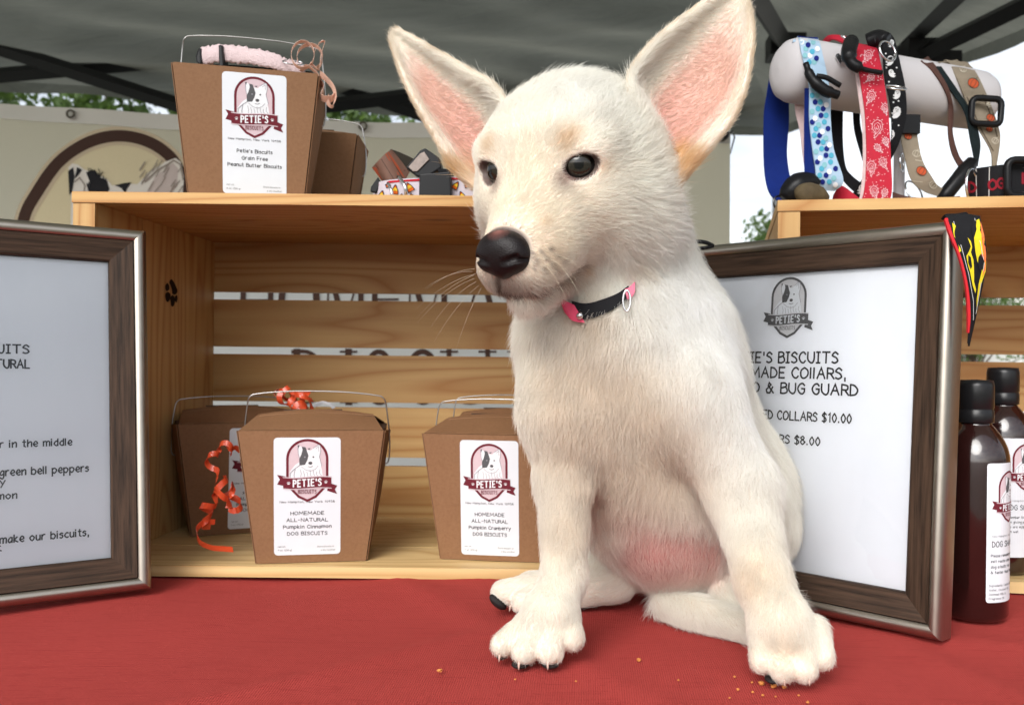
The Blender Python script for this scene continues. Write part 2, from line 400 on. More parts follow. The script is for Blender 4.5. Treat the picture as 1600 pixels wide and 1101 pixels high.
for (y, z) in prof:
    row = []
    for i in range(nx + 1):
        x = -1.25 + 2.5 * i / nx
        if z == 0: row.append(bm.verts.new((x, y, cloth_z(x, y))))
        else: row.append(bm.verts.new((x, y + (.012 * math.sin(x * 22) * min(1, -z * 4)) * (1 if y > .6 else -1), z)))
    rows.append(row)
for a, b in zip(rows, rows[1:]):
    for i in range(nx): bm.faces.new((a[i], a[i + 1], b[i + 1], b[i]))
tcl = bm_obj('tablecloth', bm, M_cloth, smooth=True); tag(tcl, 'slubbed red tablecloth spread over the table under the puppy', 'tablecloth')

# canopy roof
n = NB('canopy_fabric'); v = n.coord(); f = n.noise(n.coord('Object', (.6, 3.2, 2)), 2.2, 6, .6, 1.2); g = n.noise(v, 400, 2)
wvz = n.coord('Object', (1, 1, 1))
n.col(n.mix(f, (.10, .102, .086), (.20, .20, .17))); n.set(Roughness=.75)
ws = n.noise(n.coord('Object', (1.0, 9, 6)), 1.6, 5, .55, .8); n.bump(n.math('ADD', n.math('MULTIPLY', ws, 1.0), n.math('MULTIPLY', g, .01)), 1.0, .10)
tr = n.add('ShaderNodeBsdfTranslucent'); n.ln(n.mix(f, (.15, .155, .125), (.29, .295, .245)), tr.inputs[0]); ms = n.add('ShaderNodeMixShader'); ms.inputs[0].default_value = .5
n.ln(n.b.outputs[0], ms.inputs[1]); n.ln(tr.outputs[0], ms.inputs[2]); n.ln(ms.outputs[0], n.o.inputs[0]); M_canopy = n.m
EZ = 1.15
BR = W(1216, 198, 3.55); BR.z = EZ; BL = Vector((-2.60, 2.96, EZ)); FR = Vector((2.20, .30, EZ)); FL = Vector((-2.1, -.20, EZ))
PEAK = Vector((-.15, 1.98, 2.05))
can = empty('pop_up_canopy', (BR.x, BR.y, -.76)); tag(can, 'dark grey pop-up canopy with black scissor trusses over the stall', 'canopy')
def child_w(o):                       # mesh made in world coordinates under a translated parent
    o.matrix_parent_inverse = Matrix.Translation(-o.parent.matrix_local.translation if False else -Vector(o.parent.location)); return o
def roof_panel(a, b):
    bm = bmesh.new(); N = 90; rows = []
    for j in range(N + 1):
        t = j / N; row = []
        for i in range(N + 1):
            s = i / N; e = a.lerp(b, s); p = e.lerp(PEAK, t)
            sag = -.10 * math.sin(math.pi * s) * math.sin(math.pi * min(1, t * 1.1)) * (1 - t)
            wr = .016 * math.sin(s * 5 + t * 30 + 2 * math.sin(s * 5)) * math.sin(math.pi * t) ** .5 + .010 * math.sin(t * 67 + s * 11 + 1.5 * math.sin(s * 9)) * (1 - t)
            row.append(bm.verts.new(p + Vector((0, 0, sag + wr * min(1, 9 * s * (1 - s)) * min(1, 12 * t * (1 - t) + .0)))))
        rows.append(row)
    for r0, r1 in zip(rows, rows[1:]):
        for i in range(N): bm.faces.new((r0[i], r0[i + 1], r1[i + 1], r1[i]))
    bmesh.ops.remove_doubles(bm, verts=bm.verts[:], dist=1e-5)
    return child_w(bm_obj('roof_panel', bm, M_canopy, can, smooth=True))
for a, b in ((BL, BR), (BR, FR), (FR, FL), (FL, BL)): roof_panel(a, b)
def valance(a, b):
    bm = bmesh.new(); N = 60; r0, r1 = [], []
    for i in range(N + 1):
        p = a.lerp(b, i / N); o_ = (b - a).normalized().cross(Vector((0, 0, 1))) * (.008 * math.sin(i * .9))
        r0.append(bm.verts.new(p + Vector((0, 0, .0)))); r1.append(bm.verts.new(p + o_ + Vector((0, 0, -.035 - .006 * math.sin(i * .8)))))
    for i in range(N): bm.faces.new((r0[i], r0[i + 1], r1[i + 1], r1[i]))
    return child_w(bm_obj('valance', bm, M_canopy, can, smooth=True))
valance(BL, BR); valance(BR, FR); valance(FL, BL)
M_blk = plain('black_steel', (.012, .012, .013), .45); M_pole = plain('white_pole', (.62, .62, .62), .35, .1)
def bar(name, a, b, wd, mat=None, parent=None):
    a, b = Vector(a), Vector(b); d = b - a; z = d.normalized(); x = z.orthogonal().normalized(); y = z.cross(x)
    M = Matrix((x, y, z)).transposed().to_4x4(); M.translation = a
    bm = bmesh.new(); box_bm(bm, (-wd / 2, -wd / 2, 0), (wd / 2, wd / 2, d.length), M)
    return child_w(bm_obj(name, bm, mat or M_blk, parent or can, bevel=wd * .12, seg=1))
for p, q, Y1, Y2 in (((-80, 50), (300, 171), 2.9, 3.05), ((-80, 125), (340, 88), 2.95, 3.1), ((330, 64), (690, 190), 3.1, 3.3), ((480, 169), (1010, 105), 3.15, 3.35), ((700, 90), (1150, 180), 3.25, 3.45), ((1010, 190), (1216, 150), 3.35, 3.5)):
    bar('truss_bar', W(*p, Y1), W(*q, Y2), .038)
bar('truss_bar', W(1228, 72, 2.6), W(1165, -30, 2.0), .040); bar('truss_bar', W(1410, 78, 2.6), W(1512, -20, 2.0), .036); bar('truss_bar', W(1440, 86, 2.4), W(1640, -12, 2.05), .036)
bar('truss_bar', W(1222, 80, 2.7), W(1440, 84, 2.5), .03)
for (px, py, Y) in ((1440, 84, 2.42), (1226, 74, 2.6)):
    c_ = W(px, py, Y); bm = bmesh.new(); box_bm(bm, (-.05, -.04, -.035), (.055, .04, .03), Matrix.Translation(c_)); box_bm(bm, (.045, -.03, -.05), (.10, .03, .0), Matrix.Translation(c_))
    child_w(bm_obj('hub', bm, M_blk, can, bevel=.008))
lp = BR.copy(); box_ = bar('leg', (lp.x + .0, lp.y, -.76), (lp.x, lp.y, EZ), .030, M_pole)
for q in (BL, FR, FL): bar('leg', (q.x, q.y, -.76), (q.x, q.y, EZ), .030, M_pole)

# banner behind the table
n = NB('banner_vinyl'); v = n.coord(); f = n.noise(n.coord('Object', (2.5, 1, 1)), 1.5, 4, .5, .6); g = n.noise(v, 500, 2)
sx = n.add('ShaderNodeSeparateXYZ'); n.ln(v, sx.inputs[0]); zf = n.ramp(sx.outputs[2], [(.30, (1, 1, 1)), (.40, (0, 0, 0))])
vc = n.mix(zf, n.mix(f, (.76, .70, .52), (.85, .80, .65)), (.82, .82, .79)); n.col(vc); n.set(Roughness=.6); n.bump(n.math('ADD', f, n.math('MULTIPLY', g, .01)), .3, .02)
tr = n.add('ShaderNodeBsdfTranslucent'); n.ln(vc, tr.inputs[0]); ms = n.add('ShaderNodeMixShader'); ms.inputs[0].default_value = .72
n.ln(n.b.outputs[0], ms.inputs[1]); n.ln(tr.outputs[0], ms.inputs[2]); n.ln(ms.outputs[0], n.o.inputs[0]); M_vinyl = n.m
BY = 1.60
bTL, bTR = W(-160, 158, BY), W(1141, 203, BY)
bz_top = lambda x: bTL.z + (bTR.z - bTL.z) * (x - bTL.x) / (bTR.x - bTL.x) - .012 * math.sin(math.pi * (x - bTL.x) / (bTR.x - bTL.x)) ** 2
def banner_y(x, z):
    t = (bz_top(x) - z)
    return BY + .010 * math.sin(x * 9 + z * 3) * min(1, t * 3 + .2) + .016 * math.sin(x * 3.1 - z * 7 + 1) * min(1, t * 2) + .004 * math.sin(x * 31 + z * 12) * math.exp(-t * 5)
ban = empty('banner', (bTR.x - .8, BY, -.70)); tag(ban, 'cream vinyl banner with a brown arch and dog ears hung behind the crates', 'banner')
bm = bmesh.new(); rows = []
for j in range(61):
    row = []
    for i in range(141):
        x = bTL.x + (bTR.x - bTL.x) * i / 140; z = bz_top(x) + (-.55 - bz_top(x)) * j / 60
        row.append(bm.verts.new((x, banner_y(x, z), z)))
    rows.append(row)
for r0, r1 in zip(rows, rows[1:]):
    for i in range(140): bm.faces.new((r0[i], r0[i + 1], r1[i + 1], r1[i]))
child_w(bm_obj('sheet', bm, M_vinyl, ban, smooth=True))
bm = bmesh.new()
r0 = [(x, bz_top(x)) for x in [bTL.x + (bTR.x - bTL.x) * i / 80 for i in range(81)]]
va = [bm.verts.new((x, banner_y(x, z) - .003, z + .002)) for x, z in r0]; vb = [bm.verts.new((x, banner_y(x, z - .026) - .003, z - .026)) for x, z in r0]
for i in range(80): bm.faces.new((va[i], va[i + 1], vb[i + 1], vb[i]))
n = NB('hem_vinyl'); n.col((.50, .49, .43)); n.set(Roughness=.6); child_w(bm_obj('hem', bm, n.m, ban, smooth=True))
# banner print, drawn on the sheet itself
bp = Print()
def bxz(px, py): p = W(px, py, BY); return (p.x, p.z)
BX = lambda pts: [bxz(*q) for q in pts]
archc = catmull([(*bxz(*q), 0) for q in [(30, 420), (40, 345), (62, 300), (92, 255), (130, 228), (175, 214), (215, 216), (250, 232), (275, 260), (292, 310), (305, 380), (310, 440)]], 6)
archp = [(q.x, q.y) for q in archc]
bp.poly(archp, 1, 1); bp.line(archp, .034, 2, 2); bp.line(archp, .021, 0, 3)
# ears and brow of the drawn dog
bp.poly(BX([(108, 262), (114, 256), (124, 258), (132, 265), (150, 272), (168, 280), (176, 290), (200, 287), (214, 288), (232, 268), (256, 252), (272, 246), (280, 252), (285, 275), (282, 300), (290, 330), (290, 420), (110, 420), (112, 330), (112, 290)]), 4, 4)
bp.poly(BX([(136, 270), (150, 266), (158, 278), (168, 282), (172, 296), (166, 306), (160, 330), (140, 330), (148, 306), (138, 298), (142, 286)]), 3, 6)
bp.poly(BX([(180, 290), (192, 287), (206, 285), (200, 293), (196, 302), (190, 294)]), 3, 6)
bp.poly(BX([(108, 268), (116, 262), (118, 276), (114, 300), (110, 306)]), 3, 6); bp.poly(BX([(122, 262), (130, 266), (124, 274), (118, 280)]), 3, 6)
for k in range(26): 
    a = (138 + rng.random() * 30, 270 + rng.random() * 30); bp.line(BX([a, (a[0] - 3 + rng.random() * 8, a[1] - 7)]), .0016, 3, 7)
for k in range(22):
    a = (216 + rng.random() * 60, 262 + rng.random() * 42); bp.line(BX([a, (a[0] + 8, a[1] - 10 - rng.random() * 6)]), .0016, 5, 7)
bp.poly(BX([(228, 300), (240, 276), (268, 254), (276, 262), (274, 290), (262, 304)]), 6, 5); bp.line(BX([(226, 284), (244, 266), (270, 250), (280, 256), (284, 280)]), .003, 5, 7)
bp.line(BX([(118, 285), (126, 278), (134, 290), (132, 304)]), .0022, 5, 7)
# serif lettering seen through the gaps of the crate
def serif(txt, xs, y0, y1, wd):
    """each letter between pixel columns xs[i]; heavy uprights with bracketed serifs"""
    H_ = y1 - y0
    for ch, (a, b) in zip(txt, xs):
        up = lambda x, w_=wd: bp.line(BX([(x, y0), (x, y1)]), w_ * BY / FPX, 0, 4)
        sf = lambda x, y, w_=9: bp.line(BX([(x - w_, y), (x + w_, y)]), 3.2 * BY / FPX, 0, 5)
        m_ = (a + b) / 2
        if ch == 'H':
            for x in (a + 4, b - 4): up(x); sf(x, y0 + 1.5, 8); sf(x, y1 - 1.5, 8)
            bp.line(BX([(a + 4, y0 + H_ * .5), (b - 4, y0 + H_ * .5)]), 4 * BY / FPX, 0, 5)
        elif ch in 'OC':
            ang = (0, 360) if ch == 'O' else (50, 310)
            o_ = arcpts(m_, (y0 + y1) / 2, (b - a) / 2 - 4, H_ / 2 - 1.5, *ang, 28)
            bp.line(BX(o_), wd * .75 * BY / FPX, 0, 4); bp.line(BX([(a + 5, y0 + H_ * .36), (a + 4, y0 + H_ * .5), (a + 5, y0 + H_ * .64)]), (wd + 2) * BY / FPX, 0, 6)
            if ch == 'O': bp.line(BX([(b - 5, y0 + H_ * .36), (b - 4, y0 + H_ * .5), (b - 5, y0 + H_ * .64)]), (wd + 2) * BY / FPX, 0, 6)
        elif ch == 'M':
            up(a + 4, 3); up(b - 6); sf(a + 4, y0 + 1.5); sf(a + 4, y1 - 1.5); sf(b - 6, y0 + 1.5); sf(b - 6, y1 - 1.5)
            bp.line(BX([(a + 6, y0), (m_, y1 - 3)]), wd * BY / FPX, 0, 5); bp.line(BX([(m_, y1 - 3), (b - 8, y0)]), 3 * BY / FPX, 0, 6)
        elif ch == 'E':
            up(a + 5); bp.line(BX([(a, y0 + 1.5), (b, y0 + 1.5), (b, y0 + 14)]), 3.4 * BY / FPX, 0, 5); bp.line(BX([(a, y1 - 1.5), (b, y1 - 1.5), (b, y1 - 14)]), 3.4 * BY / FPX, 0, 5); bp.line(BX([(a + 5, y0 + H_ * .5), (b - 6, y0 + H_ * .5)]), 3.4 * BY / FPX, 0, 5)
        elif ch == 'A':
            bp.line(BX([(a + 3, y1), (m_, y0)]), 3.4 * BY / FPX, 0, 4); bp.line(BX([(m_, y0), (b - 4, y1)]), wd * BY / FPX, 0, 5); sf(a + 3, y1 - 1.5, 7); sf(b - 4, y1 - 1.5, 8); bp.line(BX([(a + 12, y0 + H_ * .66), (b - 14, y0 + H_ * .66)]), 3 * BY / FPX, 0, 6)
        elif ch == 'D':
            up(a + 6); bp.line(BX([(a, y0 + 1.5)] + arcpts(a + 10, (y0 + y1) / 2, b - a - 14, H_ / 2 - 1.5, -90, 90, 16) + [(a, y1 - 1.5)]), wd * .6 * BY / FPX, 0, 5)
        elif ch == 'B':
            up(a + 7); bp.line(BX([(a, y0 + 1.5)] + arcpts(a + 16, y0 + H_ * .25, b - a - 24, H_ * .24, -90, 90, 12) + [(a + 7, y0 + H_ * .5)]), wd * .55 * BY / FPX, 0, 5)
            bp.line(BX([(a + 7, y0 + H_ * .5)] + arcpts(a + 16, y0 + H_ * .75, b - a - 20, H_ * .24, -90, 90, 12) + [(a, y1 - 1.5)]), wd * .55 * BY / FPX, 0, 6)
        elif ch == 'I':
            up(m_); sf(m_, y0 + 1.5, 13); sf(m_, y1 - 1.5, 13)
        elif ch == 'S':
            bp.line(BX([(b - 3, y0 + 14)] + arcpts(m_, y0 + H_ * .27, (b - a) / 2 - 3, H_ * .25, -30, -270, 14) + arcpts(m_, y0 + H_ * .76, (b - a) / 2 - 3, H_ * .23, -90, 150, 14)), wd * .7 * BY / FPX, 0, 5)
        elif ch == 'U':
            bp.line(BX([(a + 12, y0), (a + 12, y0 + H_ * .7)] + arcpts(m_, y0 + H_ * .68, (b - a) / 2 - 14, H_ * .3, 180, 0, 12) + [(b - 16, y0)]), wd * .7 * BY / FPX, 0, 5); sf(a + 12, y0 + 1.5, 13); sf(b - 16, y0 + 1.5, 13)
        elif ch == 'T':
            up(m_); bp.line(BX([(a, y0 + 12), (a, y0 + 2), (b, y0 + 2), (b, y0 + 12)]), 3.6 * BY / FPX, 0, 5); sf(m_, y1 - 1.5, 10)
serif('HOMEMADE', [(374, 426), (436, 500), (510, 573), (584, 632), (640, 703), (726, 782), (792, 850), (860, 910)], 424, 514, 9)
serif('BISCUITS', [(459, 508), (530, 566), (577, 615), (637, 691), (693, 780), (790, 826), (836, 900), (908, 950)], 548, 629, 11)
bm_br = ink('brown_print', (.055, .030, .022)); bm_yel = ink('butter_print', (.60, .53, .34)); bm_pale = ink('tan_outline_print', (.50, .42, .29)); bm_wh = ink('off_white_print', (.66, .63, .56)); bm_pk = ink('dusky_pink_print', (.50, .43, .39))
child_w(bp.build('lettering_and_logo', [bm_br, bm_yel, bm_pale, M_black, bm_wh, ink('taupe_print', (.28, .24, .20)), bm_pk], ban, fn=lambda x, y, z: Vector((x, banner_y(x, y) - .0012 - z * 25, y)), step=.02))
def torus_obj(name, c, r_, t, mat, parent=None, nrm=(0, -1, 0), squash=1.0):
    nrm = Vector(nrm).normalized(); u = nrm.orthogonal().normalized(); v = nrm.cross(u)
    return tube(name, [Vector(c) + u * (math.cos(a) * r_) + v * (math.sin(a) * r_ * squash) for a in [2 * math.pi * k / 28 for k in range(28)]], t, mat, parent, closed=True)
M_chrome = plain('chrome', (.70, .70, .72), .18, 1.0, var=.05)
for px, py in ((567, 197), (1128, 214), (110, 178)):
    child_w(torus_obj('grommet', W(px, py, BY - .012), .0065, .0022, plain('dull_brass', (.10, .09, .07), .4, .8), ban))
bb = empty('bungee_ball', W(1132, 211, 1.575)); tag(bb, 'black bungee ball holding the banner corner beside the canopy edge', 'bungee cord')
bmx = bmesh.new(); bmesh.ops.create_uvsphere(bmx, u_segments=20, v_segments=14, radius=.009); bm_obj('ball', bmx, M_blk, bb, smooth=True)
tube('cord', [(0, 0, 0), (.018, .02, .012), (.035, .10, .022), (.10, .55, .10)], .0018, M_blk, bb)

# trees beyond, a pale marquee roof and a wall
n = NB('leaves'); v = n.coord(); f = n.noise(v, 1.6, 4); oi = n.add('ShaderNodeObjectInfo')
n.col(n.mix(f, (.035, .075, .018), (.11, .17, .045))); n.set(Roughness=.6)
tr = n.add('ShaderNodeBsdfTranslucent'); tr.inputs[0].default_value = (.16, .26, .05, 1); ms = n.add('ShaderNodeMixShader'); ms.inputs[0].default_value = .4
n.ln(n.b.outputs[0], ms.inputs[1]); n.ln(tr.outputs[0], ms.inputs[2]); n.ln(ms.outputs[0], n.o.inputs[0]); M_leaf = n.m
M_bark = plain('bark', (.10, .07, .05), .9, var=.4, nscale=8)
def tree(x, y, h, r_, label, nleaf=9000):
    t = empty('broadleaf_tree', (x, y, -.76)); tag(t, label, 'tree', 'trees beyond the stall')
    bm = bmesh.new(); tube_bm(bm, [(0, 0, -.1), (.05, 0, h * .25), (-.04, .05, h * .5), (.02, 0, h * .85)], [h * .035, h * .028, h * .02, h * .006])
    cl = []
    for k in range(26):
        a = rng.uniform(0, 6.28); el = rng.uniform(-.6, 1); rr = r_ * rng.uniform(.35, .95)
        c_ = np.array((math.cos(a) * rr * math.sqrt(1 - el * el * .8), math.sin(a) * rr * math.sqrt(1 - el * el * .8), h * .66 + el * h * .30)); cl.append((c_, r_ * rng.uniform(.22, .42)))
        z0 = h * rng.uniform(.3, .6); tube_bm(bm, [(0, 0, z0), tuple(c_ * .5 + np.array((0, 0, z0 * .5))), tuple(c_)], [h * .010, h * .006, h * .002], n=5)
    bm_obj('trunk', bm, M_bark, t, smooth=True)
    ids = rng.integers(0, len(cl), nleaf); C_ = np.array([cl[i][0] for i in ids]); rad = np.array([cl[i][1] for i in ids])
    d = nrmz2(rng.normal(size=(nleaf, 3))); P = C_ + d * (rad * rng.random(nleaf) ** .4)[:, None]
    a = nrmz2(rng.normal(size=(nleaf, 3))); b = nrmz2(np.cross(a, rng.normal(size=(nleaf, 3)))); s = rng.uniform(.04, .09, nleaf)[:, None] * (h / 5)
    Vv = np.stack([P - a * s, P + b * s * .55, P + a * s, P - b * s * .55], 1).reshape(-1, 3)
    me = bpy.data.meshes.new('crown'); Q_ = np.arange(nleaf * 4).reshape(-1, 4)
    me.vertices.add(len(Vv)); me.vertices.foreach_set('co', Vv.astype(np.float32).ravel()); me.loops.add(Q_.size); me.loops.foreach_set('vertex_index', Q_.astype(np.int32).ravel())
    me.polygons.add(len(Q_)); me.polygons.foreach_set('loop_start', np.arange(0, Q_.size, 4, dtype=np.int32)); me.update(calc_edges=True)
    me.materials.append(M_leaf); o = bpy.data.objects.new('crown', me); link(o, t); return t
def nrmz2(v): return v / np.maximum(np.linalg.norm(v, axis=-1, keepdims=True), 1e-9)
for x, y, h, r_, lab in ((-10.6, 14.5, 5.9, 2.3, 'tall leafy tree over the banner, leftmost of the row in the photo'), (-7.3, 15.5, 6.1, 2.2, 'leafy tree over the banner above the brown arch'), (-4.6, 14.2, 5.3, 1.9, 'leafy tree over the banner behind the box with pink ribbon'),
                         (-2.2, 15.5, 5.5, 1.9, "leafy tree over the banner beside the puppy's narrower ear"), (2.9, 13.6, 3.25, 1.25, 'low bushy tree beside the white canopy leg'), (6.0, 13.5, 2.2, 1.3, 'low shrubby tree seen through the slats behind the bottles'),
                         (.3, 17, 3.4, 1.6, 'leafy tree hidden low behind the banner')):
    if 'hidden' in lab: continue
    tree(x, y, h, r_, lab)
mq = empty('marquee', (7.2, 15.5, -.76)); tag(mq, 'pale marquee with a low pitched roof far behind the hanging collars', 'marquee')
M_mq = plain('marquee_vinyl', (.62, .61, .58), .7, var=.05, nscale=2); M_mqr = plain('marquee_roof_vinyl', (.72, .73, .74), .6, var=.05, nscale=2)
bm = bmesh.new(); box_bm(bm, (-2.0, -.5, 0), (5.0, 4, 3.05)); bm_obj('wall', bm, M_mq, mq)
bm = bmesh.new(); vs = [bm.verts.new(p) for p in ((-2.2, -.7, 3.06), (5.2, -.7, 3.06), (5.2, 1.7, 4.3), (-2.2, 1.7, 3.75), (-2.2, 4.2, 3.06), (5.2, 4.2, 3.06))]
bm.faces.new((vs[0], vs[1], vs[2], vs[3])); bm.faces.new((vs[3], vs[2], vs[5], vs[4])); bm.faces.new((vs[0], vs[3], vs[4])); bm.faces.new((vs[1], vs[5], vs[2])); bm_obj('roof', bm, M_mqr, mq)
# ------------------------------------------------------------------ pine crates lying on their sides
def wood(name, axis, dark=(.40, .185, .058), light=(.62, .41, .175), knots=True):
    """pine: growth rings stretched along one axis, bent round scattered knots"""
    n = NB(name); sc = [26.0, 26.0, 26.0]; sc[axis] = 1.5
    v = n.coord('Object', tuple(sc), rnd=True)
    ks = [9.0, 9.0, 9.0]; ks[axis] = 3.6
    kv = n.coord('Object', tuple(ks), rnd=True)
    vo = n.add('ShaderNodeTexVoronoi'); vo.inputs['Scale'].default_value = 1.0; vo.inputs['Randomness'].default_value = 1; n.ln(kv, vo.inputs['Vector'])
    kd_ = vo.outputs['Distance']
    kf = n.math('POWER', 2.718, n.math('MULTIPLY', n.math('MULTIPLY', kd_, kd_), -14.0))
    warp = n.noise(v, .55, 2, .45)
    x = n.math('ADD', n.math('MULTIPLY', warp, 13.0), n.math('MULTIPLY', kf, 2.2))
    ring = n.math('PINGPONG', x, .5)                                   # 0..0.5 thin lines
    f1 = n.ramp(n.math('MULTIPLY', ring, 2.0), [(.0, (1, 1, 1)), (.16, (.62, .62, .62)), (.5, (.18, .18, .18)), (1, (0, 0, 0))])
    fine = [260.0] * 3; fine[axis] = 6.0; fib = n.noise(n.coord('Object', tuple(fine), rnd=True), 1.0, 3)
    c = n.mix(n.math('MULTIPLY', f1, .88), light, dark)
    c = n.mix(n.math('MULTIPLY', fib, .30), c, tuple(q * .72 for q in dark))
    big = n.noise(n.coord('Object', (2, 2, 2), rnd=True), 2.0, 3); c = n.mix(n.ramp(big, [(.35, (.0, .0, .0)), (.75, (.35, .35, .35))]), c, tuple(q * .95 for q in dark))
    if knots:
        kk = n.ramp(kd_, [(.0, (1, 1, 1)), (.045, (.9, .9, .9)), (.085, (.0, .0, .0))]); c = n.mix(kk, c, (.10, .040, .015))
    oi = n.add('ShaderNodeObjectInfo'); c = n.mix(1.0, c, n.ramp(oi.outputs['Random'], [(0, (.84, .80, .76)), (.5, (1, 1, 1)), (1, (1.0, .95, .86))]), 'MULTIPLY')
    n.col(c); n.set(Roughness=.5); n.b.inputs['Specular IOR Level'].default_value = .25
    n.bump(n.math('ADD', n.math('MULTIPLY', f1, .5), fib), .28, .0006); return n.m
WX, WY, WZ = wood('pine_along', 0), wood('pine_deep', 1, (.46, .27, .10), (.66, .47, .24)), wood('pine_upright', 2)
WXL = wood('pine_pale_along', 0, (.46, .28, .11), (.68, .50, .25), False)
def plank(x0, x1, y0, y1, z0, z1, mat, par, tilt=0.0, wav=True):
    c = Vector(((x0 + x1) / 2, (y0 + y1) / 2, (z0 + z1) / 2)); h = Vector(((x1 - x0) / 2, (y1 - y0) / 2, (z1 - z0) / 2))
    bm = bmesh.new(); box_bm(bm, -h, h)
    o = bm_obj('plank', bm, mat, par, bevel=.0009, seg=1); o.location = c; o.rotation_euler = (0, tilt, 0); return o
def crate(loc, yaw, label, Wd=.457, Hh=.3165, Dp=.2445, inner=.2345):
    c = empty('wooden_crate', loc, yaw); tag(c, label, 'crate', 'pine crates lying on their sides')
    t = .018; s = .009
    # top and bottom skins: three planks each
    for k in range(3):
        a = k * .0815; b = a + .0795
        plank(0, Wd, a, min(b, Dp), Hh - s, Hh, WX, c); plank(0, Wd, a, min(b, Dp), 0, s, WXL, c)
    # end panels of upright boards
    for x0 in (0.0005, Wd - t - .0005):
        plank(x0, x0 + t, .0012, .078, s + .0002, Hh - s - .0002, WZ, c); plank(x0 + .0003, x0 + t + .0003, .0785, .155, s + .0002, Hh - s - .0002, WZ, c); plank(x0, x0 + t, .1555, inner - .0002, s + .0002, Hh - s - .0002, WZ, c)
    # back slats with gaps
    Yb = .72 + inner
    zz = lambda py: W(340, py, Yb).z
    for a, b, tl in ((372, 455.5, .001), (467.5, 541, -.0015), (552.5, 626, .0005), (634, 711.5, -.001), (725.5, 801, 0)):
        za, zb = zz(a), zz(b)
        if a == 372: za = Hh - .001
        if b == 801: zb = .0012
        plank(.0008, Wd - .0008, inner, inner + s, zb, za, WX, c, 0)
    return c
C1 = Vector((W(110, 500, .72).x, .72, 0))
cr1 = crate(C1, 0, 'open pine crate on its side holding kraft biscuit boxes, left of the puppy')
tn = NB('perforated_black'); tn.col((.02, .022, .024)); tn.set(Roughness=.4)
# right crate
C2 = Vector((W(1213, 500, .725).x, .725, 0))
cr2 = crate(C2, R(-9.0), 'open pine crate on its side topped with hanging collars, right of the puppy')
# burnt paw marks on the inside of the left end panel
pp = Print(); M_burn = ink('burnt_mark', (.022, .012, .008), .7)
def side_uv(px, py):           # inner face of the end panel: x = const
    x = C1.x + .0188; d = W(px, py, 1) - CAMV; t = x / d.x; p = CAMV + d * t; return (p.y, p.z)
for pts in ([(264, 441), (267, 436), (271, 440), (275, 448), (277, 455), (274, 460), (269, 459), (268, 452), (266, 446)], [(258, 446), (261, 442), (264, 446), (264, 452), (260, 455), (258, 451)],
            [(258, 459), (262, 456), (266, 460), (265, 468), (261, 472), (258, 466)], [(266, 464), (270, 461), (273, 467), (272, 476), (268, 479), (266, 472)], [(273, 463), (276, 461), (277, 467), (275, 473), (273, 469)]):
    P = [(*side_uv(*q), 0) for q in pts]; pp.poly([(q.x, q.y) for q in catmull(P, 3, True)], 0, 1)
o = pp.build('burnt_paw_mark', [M_burn], cr1, fn=lambda a, b, z: Vector((.0188 + z * 3 + .0002, a - C1.y, b - C1.z)), unit=.00002)
for p_ in o.data.polygons: pass
# dark perforated strip behind the lowest gap
ps = empty('metal_strip', (-.30, .978, .086)); tag(ps, 'black perforated metal strip showing behind the lowest gap of the left crate', 'metal strip')
bm = bmesh.new(); W_, H_s = .34, .020
nxh = 38
for i in range(nxh):
    for j in range(2):
        x0 = -W_ / 2 + W_ * i / nxh; x1 = x0 + W_ / nxh; z0 = -H_s / 2 + H_s * j / 2; z1 = z0 + H_s / 2; m_ = .0022; off = 0
        o4 = [bm.verts.new((a, 0, b)) for a, b in ((x0, z0), (x1, z0), (x1, z1), (x0, z1))]; cx_, cz_ = (x0 + x1) / 2, (z0 + z1) / 2
        i4 = [bm.verts.new((cx_ + a * .0026, 0, cz_ + b * .0028)) for a, b in ((-1, -1), (1, -1), (1, 1), (-1, 1))]
        for k in range(4): bm.faces.new((o4[k], o4[(k + 1) % 4], i4[(k + 1) % 4], i4[k]))
bmesh.ops.remove_doubles(bm, verts=bm.verts[:], dist=1e-6)
g = bmesh.ops.extrude_face_region(bm, geom=bm.faces[:]); bmesh.ops.translate(bm, verts=[q for q in g['geom'] if isinstance(q, bmesh.types.BMVert)], vec=(0, .0012, 0))
bm_obj('strip', bm, tn.m, ps)
box('flange', (-W_ / 2, -.004, -.0125), (W_ / 2, .004, -.0104), tn.m, ps)
for x in (-.14, .14): box('foot', (x - .006, .0014, -.086), (x + .006, .0034, .0), tn.m, ps)

# ------------------------------------------------------------------ kraft biscuit boxes
def kraft():
    n = NB('kraft_card'); v = n.coord(rnd=True); f = n.noise(v, 26, 5, .6); g = n.noise(v, 420, 3, .7); sp = n.add('ShaderNodeTexVoronoi'); sp.inputs['Scale'].default_value = 190; n.ln(v, sp.inputs['Vector'])
    c = n.mix(f, (.19, .096, .046), (.245, .128, .064)); c = n.mix(n.ramp(g, [(.42, (0, 0, 0)), (.7, (.5, .5, .5))]), c, (.16, .078, .034))
    c = n.mix(n.ramp(sp.outputs['Distance'], [(.0, (.55, .55, .55)), (.10, (0, 0, 0))]), c, (.12, .06, .03))
    n.col(c); n.set(Roughness=.66); n.b.inputs['Specular IOR Level'].default_value = .22; n.bump(n.math('ADD', f, n.math('MULTIPLY', g, .25)), .35, .0015); return n.m
M_kraft = kraft(); M_kshade = plain('kraft_shade', (.06, .032, .018), .8); M_wire = plain('galvanised_wire', (.42, .41, .40), .3, 1.0)  # darkened kraft copy: shade of slits and gaps put into the colour
